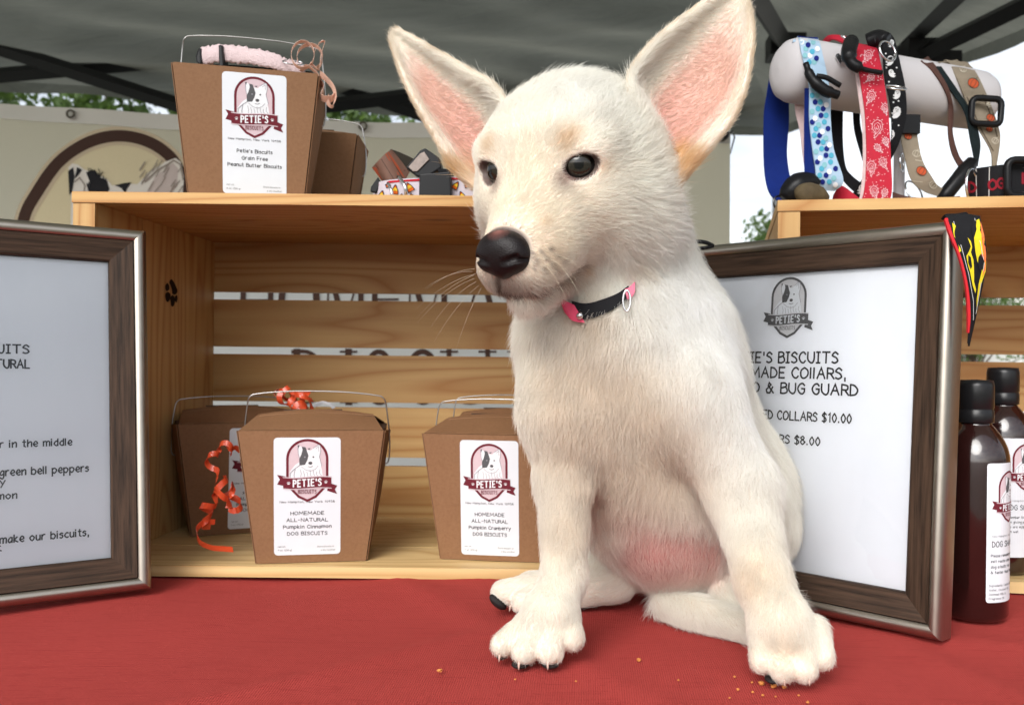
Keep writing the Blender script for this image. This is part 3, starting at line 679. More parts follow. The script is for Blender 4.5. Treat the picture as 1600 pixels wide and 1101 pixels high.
def label_print(lines, net, w_, h_):
    P = Print(); P.poly(rrect(w_, h_, .0032), 0, 0)
    logo(P, 0, h_ * .222, w_ * .90, LCOL)
    P.text('New Hampton, New York 10958', 0, -h_ * .052, h_ * .0165, .19, 6, 3, 'c', fit=w_ * .82)
    for k, (tx, fr) in enumerate(lines): P.text(tx, 0, -h_ * (.155 + .058 * k), h_ * .028, .18, 1, 3, 'c', fit=w_ * fr, jit=.04)
    P.text('Net Wt.', -w_ * .44, -h_ * .432, h_ * .0125, .14, 6, 3, 'l'); P.text(net, -w_ * .44, -h_ * .463, h_ * .0125, .14, 6, 3, 'l')
    P.text('Store biscuits in', w_ * .40, -h_ * .438, h_ * .0125, .14, 6, 3, 'r'); P.text('a dry location', w_ * .42, -h_ * .468, h_ * .0125, .14, 6, 3, 'r')
    return P
def card(name, pts, mat, parent, th=.0006, crv=None, nseg=8):
    """a sheet of card through 4 corner points a,b,c,d (a-b edge, d-c edge), optionally bowed"""
    a, b, c, d = [Vector(p) for p in pts]; n_ = (b - a).cross(d - a).normalized(); vs = []; fs = []
    for s_ in (0, 1):
        for j in range(nseg + 1):
            for i in range(nseg + 1):
                u, v = i / nseg, j / nseg; p = a.lerp(b, u).lerp(d.lerp(c, u), v)
                if crv: p = p + n_ * crv(u, v)
                vs.append(p + n_ * th * s_)
    K = (nseg + 1) ** 2; ix = lambda s_, i, j: s_ * K + j * (nseg + 1) + i
    for j in range(nseg):
        for i in range(nseg):
            fs.append((ix(0, i, j), ix(0, i, j + 1), ix(0, i + 1, j + 1), ix(0, i + 1, j))); fs.append((ix(1, i, j), ix(1, i + 1, j), ix(1, i + 1, j + 1), ix(1, i, j + 1)))
    for k in range(nseg):
        fs += [(ix(0, k, 0), ix(0, k + 1, 0), ix(1, k + 1, 0), ix(1, k, 0)), (ix(0, k, nseg), ix(1, k, nseg), ix(1, k + 1, nseg), ix(0, k + 1, nseg)),
               (ix(0, 0, k), ix(1, 0, k), ix(1, 0, k + 1), ix(0, 0, k + 1)), (ix(0, nseg, k), ix(0, nseg, k + 1), ix(1, nseg, k + 1), ix(1, nseg, k))]
    return mesh_obj(name, vs, fs, mat, parent, smooth=False)
def pail(label, loc, yaw, wb, wt, db, dt, h, lines=None, net='9 oz. (255 g)', lw=.0, lh=.0, lu=0.0, lv=0.0, handle=.030, hskew=0.0, lid=.010, skew=(0, 0), lrot=0.0):
    """a folded paper pail: origin at the middle of the bottom front edge, x right, y deep"""
    r = empty('biscuit_box', loc, yaw); tag(r, label, 'biscuit box', 'kraft biscuit boxes')
    fo = (dt - db) / 2
    A = [Vector((-wb / 2, 0, 0)), Vector((wb / 2, 0, 0)), Vector((wt / 2, -fo, h)), Vector((-wt / 2, -fo, h))]
    B = [Vector((-wb / 2, db, 0)), Vector((wb / 2, db, 0)), Vector((wt / 2, db + fo, h)), Vector((-wt / 2, db + fo, h))]
    bow = lambda u, v: .0011 * math.sin(math.pi * u) * math.sin(math.pi * v)
    # side faces folded inwards along a diagonal crease, painted dark for the slit's shade
    card('front_panel', A, M_kraft, r, crv=lambda u, v: .0012 * math.sin(math.pi * u) * v * (1.15 - v) * 2)
    card('back_panel', [B[1], B[0], B[3], B[2]], M_kraft, r)
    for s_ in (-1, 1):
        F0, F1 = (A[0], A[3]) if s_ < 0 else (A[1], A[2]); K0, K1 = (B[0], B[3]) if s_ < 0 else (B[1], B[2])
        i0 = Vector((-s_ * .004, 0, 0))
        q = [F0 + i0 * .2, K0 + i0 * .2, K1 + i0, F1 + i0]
        card('side_panel', q if s_ > 0 else [q[1], q[0], q[3], q[2]], M_kshade, r, crv=lambda u, v: -.0015 * math.sin(math.pi * u) * v)
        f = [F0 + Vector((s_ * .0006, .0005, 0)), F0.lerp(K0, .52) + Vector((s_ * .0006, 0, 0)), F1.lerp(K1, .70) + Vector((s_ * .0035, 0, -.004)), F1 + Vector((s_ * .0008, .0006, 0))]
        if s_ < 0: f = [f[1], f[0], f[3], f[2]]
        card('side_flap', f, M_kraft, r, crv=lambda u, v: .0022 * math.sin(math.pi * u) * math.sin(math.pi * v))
    card('base', [A[0] + Vector((0, 0, .0004)), B[0] + Vector((0, 0, .0004)), B[1] + Vector((0, 0, .0004)), A[1] + Vector((0, 0, .0004))], M_kraft, r)
    # lid flaps
    yf = -fo; D_ = dt
    lf = lambda u, v: .0045 * math.sin(math.pi * u) * v
    card('lid_flap', [(-wt / 2 + .001, yf + .0008, h + .0002), (wt / 2 - .001, yf + .0008, h + .0002), (wt * .40, yf + D_ * .60, h + lid), (-wt * .44, yf + D_ * .60, h + lid)], M_kraft, r, crv=lf)
    card('lid_flap', [(wt / 2 - .002, yf + D_ - .001, h), (-wt / 2 + .002, yf + D_ - .001, h), (-wt * .42, yf + D_ * .48, h + lid * .92), (wt * .42, yf + D_ * .48, h + lid * .92)], M_kraft, r, crv=lambda u, v: .003 * math.sin(math.pi * u) * v)
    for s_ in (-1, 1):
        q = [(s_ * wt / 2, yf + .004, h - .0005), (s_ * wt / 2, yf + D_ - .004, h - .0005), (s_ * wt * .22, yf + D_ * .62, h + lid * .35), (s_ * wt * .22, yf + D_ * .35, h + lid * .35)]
        card('lid_flap', q if s_ > 0 else [q[1], q[0], q[3], q[2]], M_kshade, r)  # side flaps coloured dark for the shade under the lid
    box('lid_slot', (-.030, yf + D_ * .590, h + lid * .98 + .0038), (.020, yf + D_ * .597, h + lid * .98 + .0052), M_kshade, r)  # slot drawn as a thin bar, its shade painted in dark
    # wire handle, hooked through both sides
    ym = yf + D_ * .5; zt = h + handle; x0 = wt / 2 + .0018
    hp = [(-x0 + .003, ym, h - .034), (-x0 - .0012, ym, h - .030), (-x0 - .0015, ym - hskew * .2, h - .010), (-x0 + .001, ym - hskew * .6, zt - .012), (-x0 + .0035, ym - hskew, zt - .003), (-x0 + .011, ym - hskew, zt), (-.02, ym - hskew, zt + .0022), (.02, ym - hskew, zt + .0018),
          (x0 - .011, ym - hskew, zt - .001), (x0 - .0035, ym - hskew, zt - .004), (x0 - .001, ym - hskew * .6, zt - .013), (x0 + .0018, ym - hskew * .2, h - .010), (x0 + .0012, ym, h - .030), (x0 - .003, ym, h - .034)]
    tube('wire_handle', catmull(hp, 5), .00062, M_wire, r, n=6)
    if lines:
        P = label_print(lines, net, lw, lh)
        ex = Vector((1, 0, 0)); ez = (A[3] - A[0] - Vector((A[3].x - A[0].x, 0, 0))).normalized(); ny = ex.cross(ez)
        def fn(u, v, z):
            c, s_ = math.cos(lrot), math.sin(lrot); u, v = u * c - v * s_ + lu, u * s_ + v * c + lv
            zz_ = v / h; wid = wb + (wt - wb) * zz_; un = .5 + u / max(wid, 1e-6)
            bw = .0012 * math.sin(math.pi * min(1, max(0, un))) * zz_ * (1.15 - zz_) * 2
            return A[0] - Vector((A[0].x, 0, 0)) + ex * u + ez * v + ny * (bw + .0009 + z * 2)
        P.build('label', LAB_M, r, fn=fn, step=.006)
    return r
PC = [('HOMEMADE', .50), ('ALL-NATURAL', .62)]
def atz(px, py, z): return G(px, py, z)
def place(pxl, pyl, z, yaw, wb): 
    p = G(pxl, pyl, z); return p + Vector((math.cos(yaw) * wb / 2, math.sin(yaw) * wb / 2, 0))
yB = R(11); wbB = .0885
bB = pail('kraft biscuit box with a pumpkin cinnamon label at the front of the left crate', place(401, 880, .0096, yB, wbB), yB, wbB, .1165, .070, .090, .1115, PC + [('Pumpkin Cinnamon', .72), ('DOG BISCUITS', .60)], lw=.0535, lh=.0995, lu=-.0035, lv=.0565, handle=.029, hskew=.004)
yC = R(-7)
bC = pail('kraft biscuit box with a pumpkin cranberry label, partly behind the puppy', place(689, 872, .0096, yC, .0885), yC, .0885, .1165, .070, .090, .1085, PC + [('Pumpkin Cranberry', .72), ('DOG BISCUITS', .58)], lw=.0505, lh=.0995, lu=-.0005, lv=.0545, handle=.026)
yD = R(28)
bD = pail('kraft biscuit box tied with curly orange ribbon, turned in the corner of the left crate', place(300, 838, .0096, yD, .0885) , yD, .0885, .1165, .070, .090, .1085, PC + [('Pumpkin Cinnamon', .72), ('DOG BISCUITS', .60)], lw=.0535, lh=.0995, lu=.014, lv=.0545, handle=.022, hskew=-.004)
pE = Vector((W(800, 700, .862).x, .862, .0096))
bE = pail('kraft biscuit box standing behind the pumpkin cranberry box', pE, R(4), .0885, .1165, .060, .078, .1085, None, handle=.026)
yA = R(13); zA = .3169
pA = Vector((W(295, 300, .738).x, .738, zA)) + Vector((math.cos(yA), math.sin(yA), 0)) * .0465
bA = pail('kraft box of grain free peanut butter biscuits on top of the left crate', pA, yA, .0925, .1160, .066, .088, .1085, [("Petie's Biscuits", .55), ('Grain Free', .40), ('Peanut Butter Biscuits', .84)], net='8 oz. (226 g)', lw=.0515, lh=.1010, lu=.0065, lv=.0545, handle=.036, hskew=.008)
pF = Vector((W(478, 300, .862).x, .862, zA)); 
bF = pail('kraft biscuit box behind the grain free box on top of the left crate', pF, R(6), .078, .100, .058, .075, .0855, None, handle=.022)
# ------------------------------------------------------------------ picture frames
def walnut(name, axis):
    n = NB(name); sc = [420.0] * 3; sc[axis] = 22.0; f = n.noise(n.coord('Object', tuple(sc)), 1.0, 4, .6); sc2 = [60.0] * 3; sc2[axis] = 5.0; g = n.noise(n.coord('Object', tuple(sc2)), 1.0, 3)
    c = n.mix(n.ramp(f, [(.35, (0, 0, 0)), (.62, (1, 1, 1))]), (.014, .009, .006), (.060, .035, .022)); c = n.mix(n.math('MULTIPLY', g, .4), c, (.05, .03, .02))
    n.col(c); n.set(Roughness=.55); n.b.inputs['Specular IOR Level'].default_value = .15; n.bump(f, .35, .0004); return n.m
M_wal = [walnut('walnut_across', 0), None, walnut('walnut_upright', 2)]
def satin():
    n = NB('satin_nickel'); f = n.noise(n.coord('Object', (30, 300, 30)), 3, 3); n.col(n.mix(f, (.30, .265, .225), (.42, .38, .33))); n.set(Metallic=1.0, Roughness=.34); return n.m
M_satin = satin(); M_backb = plain('frame_backing', (.05, .04, .035), .8)
n = NB('glass'); fr = n.add('ShaderNodeFresnel'); fr.inputs[0].default_value = 1.5; tp = n.add('ShaderNodeBsdfTransparent'); gl = n.add('ShaderNodeBsdfGlossy'); gl.inputs['Roughness'].default_value = .015
ms = n.add('ShaderNodeMixShader'); n.ln(n.math('MULTIPLY', fr.outputs[0], 1.25), ms.inputs[0]); n.ln(tp.outputs[0], ms.inputs[1]); n.ln(gl.outputs[0], ms.inputs[2]); n.ln(ms.outputs[0], n.o.inputs[0]); M_glass = n.m
n = NB('sign_paper'); v = n.coord(); f = n.noise(n.coord('Object', (14, 1, 3)), 2, 3); n.col(n.mix(f, (.69, .715, .765), (.76, .78, .82))); n.set(Roughness=.7); n.bump(f, .25, .004); M_sheet = n.m
def frame(label, bl, yaw, lean, Wf, Hf):
    r = empty('picture_frame', bl); r.rotation_mode = 'XYZ'
    M = Matrix.Translation(bl) @ Matrix.Rotation(yaw, 4, 'Z') @ Matrix.Rotation(-lean, 4, 'X'); r.matrix_world = M
    tag(r, label, 'picture frame', 'standing framed signs')
    silver = [(0, .002), (0, -.013), (.0012, -.0165), (.004, -.0180), (.0075, -.0172), (.0092, -.0150)]; woodp = [(.0094, -.0146), (.0099, -.0156), (.0255, -.0120), (.0265, -.0105), (.0265, -.006)]
    for side in range(4):
        for prof, nm in ((silver, 'frame_rail'), (woodp, 'wood_inlay')):
            vs, fs = [], []
            for w_, d_ in prof:
                c = [(w_, w_), (Wf - w_, w_), (Wf - w_, Hf - w_), (w_, Hf - w_)]; a, b = c[side], c[(side + 1) % 4]
                vs += [(a[0], d_, a[1]), (b[0], d_, b[1])]
            for k in range(len(prof) - 1): fs.append((2 * k, 2 * k + 1, 2 * k + 3, 2 * k + 2))
            mesh_obj(nm, vs, [f[::-1] for f in fs], M_satin if nm == 'frame_rail' else M_wal[0 if side in (0, 2) else 2], r, smooth=(nm == 'frame_rail'))
    box('backing', (.001, -.003, .001), (Wf - .001, .004, Hf - .001), M_backb, r)
    mesh_obj('paper', [(.024, -.0062, .024), (Wf - .024, -.0062, .024), (Wf - .024, -.0062, Hf - .024), (.024, -.0062, Hf - .024)], [(0, 1, 2, 3)], M_sheet, r)
    mesh_obj('glass', [(.025, -.0078, .025), (Wf - .025, -.0078, .025), (Wf - .025, -.0078, Hf - .025), (.025, -.0078, Hf - .025)], [(0, 1, 2, 3)], M_glass, r)
    # easel strut behind
    box('strut', (Wf / 2 - .02, .004, .01), (Wf / 2 + .02, .007, Hf * .75), M_backb, r, M=Matrix.Translation((0, 0, .0)) @ Matrix.Rotation(lean * 0 - .0, 4, 'X'))
    def inv(px, py, yl=-.0062):
        o = M.translation + (M.to_3x3() @ Vector((0, yl, 0))); n_ = M.to_3x3() @ Vector((0, -1, 0)); d = W(px, py, 1) - CAMV
        t = (o - CAMV).dot(n_) / d.dot(n_); q = M.inverted() @ (CAMV + d * t); return (q.x, q.z)
    return r, inv
def sign_text(P, inv, txt, xl, xr, yb, hpx, align='r', wd=.165, mat=1):
    a = inv(xl, yb); b = inv(xr, yb); h = inv(xr, yb - hpx)[1] - b[1]; P.text(txt, b[0] if align == 'r' else a[0], b[1], h, wd, mat, 2, align, fit=b[0] - a[0])
brL = G(232, 919); brL.z = .0006; yL = R(35.3); blL = brL - Vector((math.cos(yL), math.sin(yL), 0)) * .235
fL, invL = frame('dark wood and silver frame with a recipe sign, left edge of the photo', blL, yL, R(9.0), .235, .283)
P = Print()
for txt, xl, xr, yb, h in (('BISCUITS', -58, 45, 552, 13), ('ALL-NATURAL', -74, 46, 575, 13), ("for in the middle", -30, 112, 695, 10.5), ('green bell peppers', 0, 138, 736, 11), ('y', 0, 8, 757, 10), ('cinnamon', -48, 26, 778, 10.5), ('make our biscuits,', 0, 139, 836, 11), ('k', -6, 2, 860, 11)):
    if txt.startswith('for '): txt = 'r in the middle'; xl = 0
    sign_text(P, invL, txt, xl, xr, yb, h, wd=.18)
P.build('printed_text', [M_sheet, M_black], fL, fn=lambda a, b, z: Vector((a, -.0064 - z, b)))
for q in fL.children:
    if q.name.startswith('printed_text'): [setattr(p, 'material_index', 1) for p in q.data.polygons]
brR = G(1484, 998); brR.z = .0006; yR = R(-42.0); blR = brR - Vector((math.cos(yR), math.sin(yR), 0)) * .228
fR, invR = frame('dark wood and silver frame with a collar price list behind the puppy', blR, yR, R(4.1), .228, .2757)
P = Print()
for txt, xl, xr, yb, h in (("PETIE'S BISCUITS", 1138, 1309, 567, 17), ('HOMEMADE COllARS,', 1120, 1322, 592, 17), ('SHAMPOO & BUG GUARD', 1096, 1340, 618, 17), ('ED COLLARS $10.00', 1192, 1330, 661, 14), ('RS $8.00', 1218, 1281, 696, 13)):
    sign_text(P, invR, txt, xl, xr, yb, h)
cx_, cy_ = invR(1232, 483); sc_ = invR(1271, 483)[0] - invR(1193, 483)[0]
logo(P, cx_, cy_ + sc_ * .03, sc_, {k: v_ for k, v_ in LGREY.items()})
P.build('printed_text', LAB_M, fR, fn=lambda a, b, z: Vector((a, -.0064 - z, b)))

# ------------------------------------------------------------------ bottles
n = NB('amber_bottle'); v = n.coord(); n.col((.016, .0045, .004)); n.set(Roughness=.14); n.b.inputs['Coat Weight'].default_value = .6; n.b.inputs['Coat Roughness'].default_value = .05; n.b.inputs['Specular IOR Level'].default_value = .6; n.bump(n.noise(v, 35, 2), .05, .002); M_amber = n.m
M_cap = plain('black_cap', (.010, .010, .011), .28, var=.05)
def bottle(label, x, y, z, lines, title, a0, a1, small, yaw=0.0, s=1.0):
    r = empty('shampoo_bottle', (x, y, z)); tag(r, label, 'bottle', 'brown shampoo bottles'); r.scale = (s, s, s)
    r_ = .0235
    pr = [(.0, .0015), (r_ - .004, .0), (r_ - .0012, .0012), (r_, .004), (r_, .112), (r_ - .0004, .1165), (r_ - .0016, .1215), (r_ - .0038, .1265), (r_ - .0066, .1310), (r_ - .0095, .1348), (.0120, .1372), (.0112, .1385), (.0112, .146)]
    lathe('bottle_body', pr, M_amber, r, 64)
    cp = [(.0124, .1390), (.0128, .1395), (.0128, .1475), (.0124, .148), (.0124, .1495), (.0128, .150), (.0128, .1655), (.0118, .1695), (.0, .1700)]
    lathe('cap', cp, M_cap, r, 48)
    P = Print(); w_ = (a1 - a0) * r_; h_ = .097
    P.poly(rrect(w_, h_, .002), 0, 0); logo(P, 0, h_ * .255, w_ * .82, LCOL)
    P.text('New Hampton, New York 10958', 0, -h_ * .030, h_ * .013, .13, 6, 3, 'c', fit=w_ * .8)
    P.text(title, 0, -h_ * .10, h_ * .040, .13, 1, 3, 'c', fit=w_ * .80)
    for k, t in enumerate(lines): P.text(t, -w_ * .42, -h_ * (.172 + .040 * k), h_ * .019, .16, 1, 3, 'l')
    for k, t in enumerate(small): P.text(t, -w_ * .45, -h_ * (.385 + .031 * k), h_ * .015, .15, 6, 3, 'l')
    am = (a0 + a1) / 2
    P.build('label', LAB_M, r, fn=lambda u, v_, zz: Vector(((r_ + .0002 + zz * 2) * math.sin(am + u / r_), -(r_ + .0002 + zz * 2) * math.cos(am + u / r_), v_ + .0635)), step=.0022)
    return r
b1c = G(1525, 976); yb1 = b1c.y + .0235
bottle('nearer brown bottle of dog shampoo standing on the cloth against the frame', W(1523, 700, yb1).x, yb1, .0006, ['Please remember this', 'exit route when you give', 'dog a bath, run, run away', '& faster than the dog'], 'DOG SHAMPOO', R(20) - .42, R(118) - .42, ['Ingredients: Castile Soap', 'Water, Coconut Oil', 'Oatmeal Milk &', 'Fragrance Oil'])
bottle('farther brown shampoo bottle standing inside the right crate', W(1566, 700, .735).x, .735, .0100, ['Remember to block exits', 'when giving pup a bath', 'dogs are slippery', 'when wet'], 'DOG SHAMPOO', R(-5) - .42, R(100) - .42, ['8 oz.'])

# ------------------------------------------------------------------ straps
def webbing(name, c, c2=None, rough=.7, sc=700):
    n = NB(name); v = n.coord(); wv_ = n.add('ShaderNodeTexWave', wave_type='BANDS', bands_direction='DIAGONAL'); wv_.inputs['Scale'].default_value = sc; n.ln(v, wv_.inputs['Vector'])
    n.col(n.mix(n.noise(v, 90, 3), c, c2 or tuple(x * .7 for x in c))); n.set(Roughness=rough); n.b.inputs['Specular IOR Level'].default_value = .12; n.bump(wv_.outputs[1], .4, .0003); return n.m
BAR_BVH = None
def edge_strap(name, Lp, Rp, mat, parent, th=.0013, n=6, back=None, wrap=False):
    """a strap between two edge lines given as (px, py, depth)"""
    A = catmull([W(*q) for q in Lp], n); B = catmull([W(*q) for q in Rp], n); m = min(len(A), len(B))
    if wrap and BAR_BVH:
        def pull(p):
            d = p - CAMV; loc, nr, i, ds = BAR_BVH.ray_cast(CAMV, d.normalized())
            return CAMV + d.normalized() * (ds - .0028) if loc is not None and ds - .0028 < d.length else p
        A = [pull(p) for p in A]; B = [pull(p) for p in B]
    def rs(P): return [P[min(int(k * (len(P) - 1) / (m - 1)), len(P) - 1)] for k in range(m)]
    A, B = rs(A), rs(B); vs = []; fs = []; NU = 4
    for s_ in (0, 1):
        for j in range(m):
            t = (A[min(j + 1, m - 1)] - A[max(j - 1, 0)]); w_ = B[j] - A[j]; nn = t.cross(w_).normalized()
            if nn.dot(CAMV - A[j]) < 0: nn = -nn
            for i in range(NU + 1):
                u = i / NU; vs.append(A[j].lerp(B[j], u) - nn * th * s_ + nn * .0004 * math.sin(math.pi * u))
    K = m * (NU + 1); ix = lambda s_, j, i: s_ * K + j * (NU + 1) + i
    for j in range(m - 1):
        for i in range(NU):
            fs.append((ix(0, j, i), ix(0, j + 1, i), ix(0, j + 1, i + 1), ix(0, j, i + 1))); fs.append((ix(1, j, i), ix(1, j, i + 1), ix(1, j + 1, i + 1), ix(1, j + 1, i)))
        fs.append((ix(0, j, 0), ix(1, j, 0), ix(1, j + 1, 0), ix(0, j + 1, 0))); fs.append((ix(0, j, NU), ix(0, j + 1, NU), ix(1, j + 1, NU), ix(1, j, NU)))
    for j in (0, m - 1):
        for i in range(NU): fs.append((ix(0, j, i), ix(0, j, i + 1), ix(1, j, i + 1), ix(1, j, i)))
    o = mesh_obj(name, vs, fs, mat if not back else [mat, back], parent, smooth=False)
    if back:
        for p in o.data.polygons:
            if all(v_ >= K for v_ in p.vertices): p.material_index = 1
    if parent: o.matrix_parent_inverse = Matrix.Translation(-Vector(parent.location))
    return o, BVHTree.FromPolygons([tuple(v_) for v_ in vs], fs)
def decal(P, name, mats, bvh, parent, Yd, step=0.0, lift=.0003):
    def fn(px, py, z):
        d = (W(px, py, 1.0) - CAMV).normalized(); loc, nr, i, ds = bvh.ray_cast(CAMV, d)
        if loc is None:
            loc, nr, i, ds = bvh.find_nearest(W(px, py, Yd))
            if loc is None: return W(px, py, Yd)
        return loc - d * (lift + z * 8)
    o = P.build(name, mats, parent, fn=fn, step=step)
    o.matrix_parent_inverse = Matrix.Translation(-Vector(parent.location)); return o
def cw(o, parent):
    o.matrix_parent_inverse = Matrix.Translation(-Vector(parent.location)); return o
M_plastic = plain('black_plastic', (.008, .008, .009), .33, var=.05, spec=.16); M_rblue = webbing('royal_blue_webbing', (.006, .022, .17)); M_dot = plain('pale_blue_satin', (.36, .50, .64), .4, nscale=90, var=.08)
M_red = plain('bandana_red', (.42, .010, .030), .7, nscale=200); M_fleece = plain('pink_fleece', (.66, .50, .50), .9, bump=.8, nscale=300); M_bcloth = webbing('black_webbing', (.012, .012, .014)); M_tan = webbing('burlap_webbing', (.30, .25, .19), (.22, .18, .13))
M_brown = webbing('brown_webbing', (.11, .055, .045)); M_dkgreen = webbing('dark_green_webbing', (.012, .020, .022)); M_bar = plain('white_suede', (.52, .50, .515), .85, var=.06, nscale=14, bump=.2)
GCOL = 'dog collars hung on the white roll'
# display bar
bL, bR = W(1232, 109, .825), W(1530, 148, .915); bR.z = bL.z; axb = (bR - bL).normalized()
bar_e = empty('display_roll', ((bL.x + bR.x) / 2, (bL.y + bR.y) / 2, .3168)); tag(bar_e, 'white padded display roll on a post holding dog collars', 'collar stand')
pr = [(.0, -.011), (.012, -.0105), (.021, -.0075), (.027, -.002), (.0295, .005)]; Lb = (bR - bL).length
prof = pr + [(.030, .02), (.0298, Lb * .5), (.030, Lb - .02)] + [(a, Lb - b) for a, b in pr[::-1]]
zx = axb; xx = Vector((0, 0, 1)); yy = zx.cross(xx); Mx = Matrix((xx, yy, zx)).transposed().to_4x4(); Mx.translation = bL
ro = lathe('roll', prof, M_bar, bar_e, 48); ro.matrix_parent_inverse = Matrix.Translation(-Vector(bar_e.location)); ro.matrix_basis = Mx
BAR_BVH = BVHTree.FromPolygons([tuple(Mx @ v_.co) for v_ in ro.data.vertices], [tuple(p.vertices) for p in ro.data.polygons])
pz = bL + axb * Lb * .56
cw(tube('post', [(pz.x, pz.y, .318), (pz.x, pz.y, bL.z - .025)], .0055, M_bar, bar_e, n=16), bar_e)
cw(box('foot', (pz.x - .06, pz.y - .04, .3168), (pz.x + .06, pz.y + .04, .322), M_bar, bar_e, .002), bar_e)
E_ = lambda nm, px, py, Y, lab, cat='dog collar', grp=GCOL: tag(empty(nm, W(px, py, Y)), lab, cat, grp)
def slider(parent, c, w_, h_, t, rotz, d=.006, Y=.79):
    """a rounded rectangular slide buckle seen face on; c is a pixel, sizes in pixels"""
    pts = [Vector((a, b)) for a, b in rrect(w_, h_, min(w_, h_) * .22, n=4)]; cc, ss = math.cos(rotz), math.sin(rotz)
    q = [W(c[0] + p.x * cc - p.y * ss, c[1] + p.x * ss + p.y * cc, Y) for p in pts]
    bm = bmesh.new(); tube_bm(bm, q, t, 8, True); return cw(bm_obj('slide_buckle', bm, M_plastic, parent, smooth=True), parent)
# 1: blue polka dot collar
c1 = E_('polka_dot_collar', 1275, 200, .80, 'pale blue polka dot collar lined in royal blue, nearest end of the white roll')
edge_strap('lining_strap', [(1203, 120, .865), (1199, 146, .862), (1194, 184, .86), (1195, 270, .85), (1206, 306, .83), (1235, 318, .815)], [(1237, 120, .875), (1233, 159, .872), (1233, 190, .87), (1230, 245, .86), (1240, 292, .84), (1262, 308, .82)], M_rblue, c1)
edge_strap('lining_strap', [(1257, 138, .806), (1256, 214, .806), (1257, 273, .806), (1262, 290, .806)], [(1266, 138, .800), (1268, 214, .800), (1274, 273, .800), (1276, 294, .800)], M_rblue, c1)
top = bL + axb * .030; 
s1, v1 = edge_strap('dotted_strap', [(1238, 66, .865), (1247, 59, .835), (1252, 80, .802), (1257, 100, .796), (1265, 137, .795), (1265, 184, .795), (1270, 233, .795), (1275, 272, .795), (1268, 296, .80)], [(1268, 63, .870), (1279, 62, .845), (1286, 88, .808), (1291, 109, .802), (1298, 153, .801), (1298, 184, .801), (1303, 233, .801), (1318, 282, .801), (1304, 299, .806)], M_dot, c1, back=M_rblue, wrap=True)
P = Print(); dk = 0
for row in range(26):
    for colm in range(3):
        y = 66 + row * 10.4 + (colm % 2) * 4.5; xl = np.interp(y, [59, 100, 137, 184, 233, 272, 296], [1249, 1257, 1265, 1265, 1270, 1275, 1270]); xr = np.interp(y, [62, 109, 153, 184, 233, 282, 299], [1280, 1290, 1297, 1297, 1302, 1316, 1304])
        x = xl + (xr - xl) * ((colm * .35 + row * .17) % 1 * .84 + .08)
        if 98 < y < 158 and x > 1262 + (y - 98) * .3: continue
        if y > 290: continue
        P.disc((x, y), 4.0, (dk * 7 + row) % 4, 1 + (dk % 3), n=12, ry=4.4); dk += 1
decal(P, 'dots', [ink('dot_white', (.72, .75, .80)), ink('dot_teal', (.08, .36, .50)), ink('dot_aqua', (.22, .45, .50)), ink('dot_navy', (.012, .02, .17))], v1, c1, .795)
cw(tube('slide_buckle', catmull([W(1259, 99, .788), W(1268, 122, .786), W(1288, 141, .785), (W(1310, 149, .787))], 5), [.0028] * 3 + [.0044] * 4 + [.0054] * 6 + [.004] * 3, M_plastic, c1, 12), c1)
cw(tube('slide_buckle', catmull([W(1276, 119, .783), W(1292, 122, .783), W(1313, 134, .785)], 5), .0024, M_plastic, c1, 10), c1)
cw(tube('side_release_clip', catmull([W(1228, 312, .80), W(1242, 295, .80), W(1262, 284, .80), W(1278, 290, .80)], 5), [.008, .009, .0105, .011, .0115, .012, .012, .012, .011, .010, .009, .008, .008, .007, .006, .006], M_plastic, c1, 12), c1)
cw(torus_obj('ring', W(1217, 317, .805), .0062, .0009, plain('dark_ring', (.12, .12, .12), .3, 1.0), c1, (.5, -1, 0)), c1)
cpo = E_('woven_collar', 1268, 309, .79, 'rolled collar of brown and gold webbing on the crate under the polka dot collar', grp='dog collars lying on the crates')
cw(tube('webbing_roll', catmull([W(1246, 312, .775), W(1258, 304, .772), W(1275, 304, .772), W(1292, 311, .775)], 6), [.004, .006, .008, .009, .0095, .010, .010, .010, .010, .010, .0095, .009, .009, .008, .008, .007, .006, .005, .004], webbing('gold_brown_webbing', (.13, .10, .055), (.04, .028, .018), sc=420), cpo, 12), cpo)
# 2: small pink strap
c2 = E_('pink_collar', 1248, 185, .84, 'narrow pale pink collar hanging behind the polka dot collar')
edge_strap('strap', [(1242, 150, .84), (1243, 175, .84), (1250, 205, .84), (1254, 240, .835), (1262, 290, .83)], [(1256, 150, .84), (1257, 175, .84), (1259, 205, .84), (1262, 240, .835), (1270, 290, .83)], M_fleece, c2)
edge_strap('strap', [(1290, 72, .87), (1300, 62, .85), (1316, 66, .835), (1330, 78, .825)], [(1283, 66, .88), (1296, 55, .86), (1322, 57, .845), (1338, 68, .835)], M_red, c2)
cw(torus_obj('ring', W(1327, 66, .825), .013, .0009, M_chrome, c2, (.6, -.4, .8), .6), c2)
hb = Print(); ht = arcpts(-.5, .3, .5, .5, 180, 20, 8) + arcpts(.5, .3, .5, .5, 160, 0, 8) + [(0, -1)]
bm = bmesh.new(); hc_ = W(1313, 91, .806); vv = [bm.verts.new(hc_ + Vector((a * .0045, 0, b * .0055))) for a, b in ht]; f_ = bm.faces.new(vv); g = bmesh.ops.extrude_face_region(bm, geom=[f_]); bmesh.ops.translate(bm, verts=[q for q in g['geom'] if isinstance(q, bmesh.types.BMVert)], vec=(0, .0012, 0)); cw(bm_obj('heart_tag', bm, M_chrome, c2), c2)
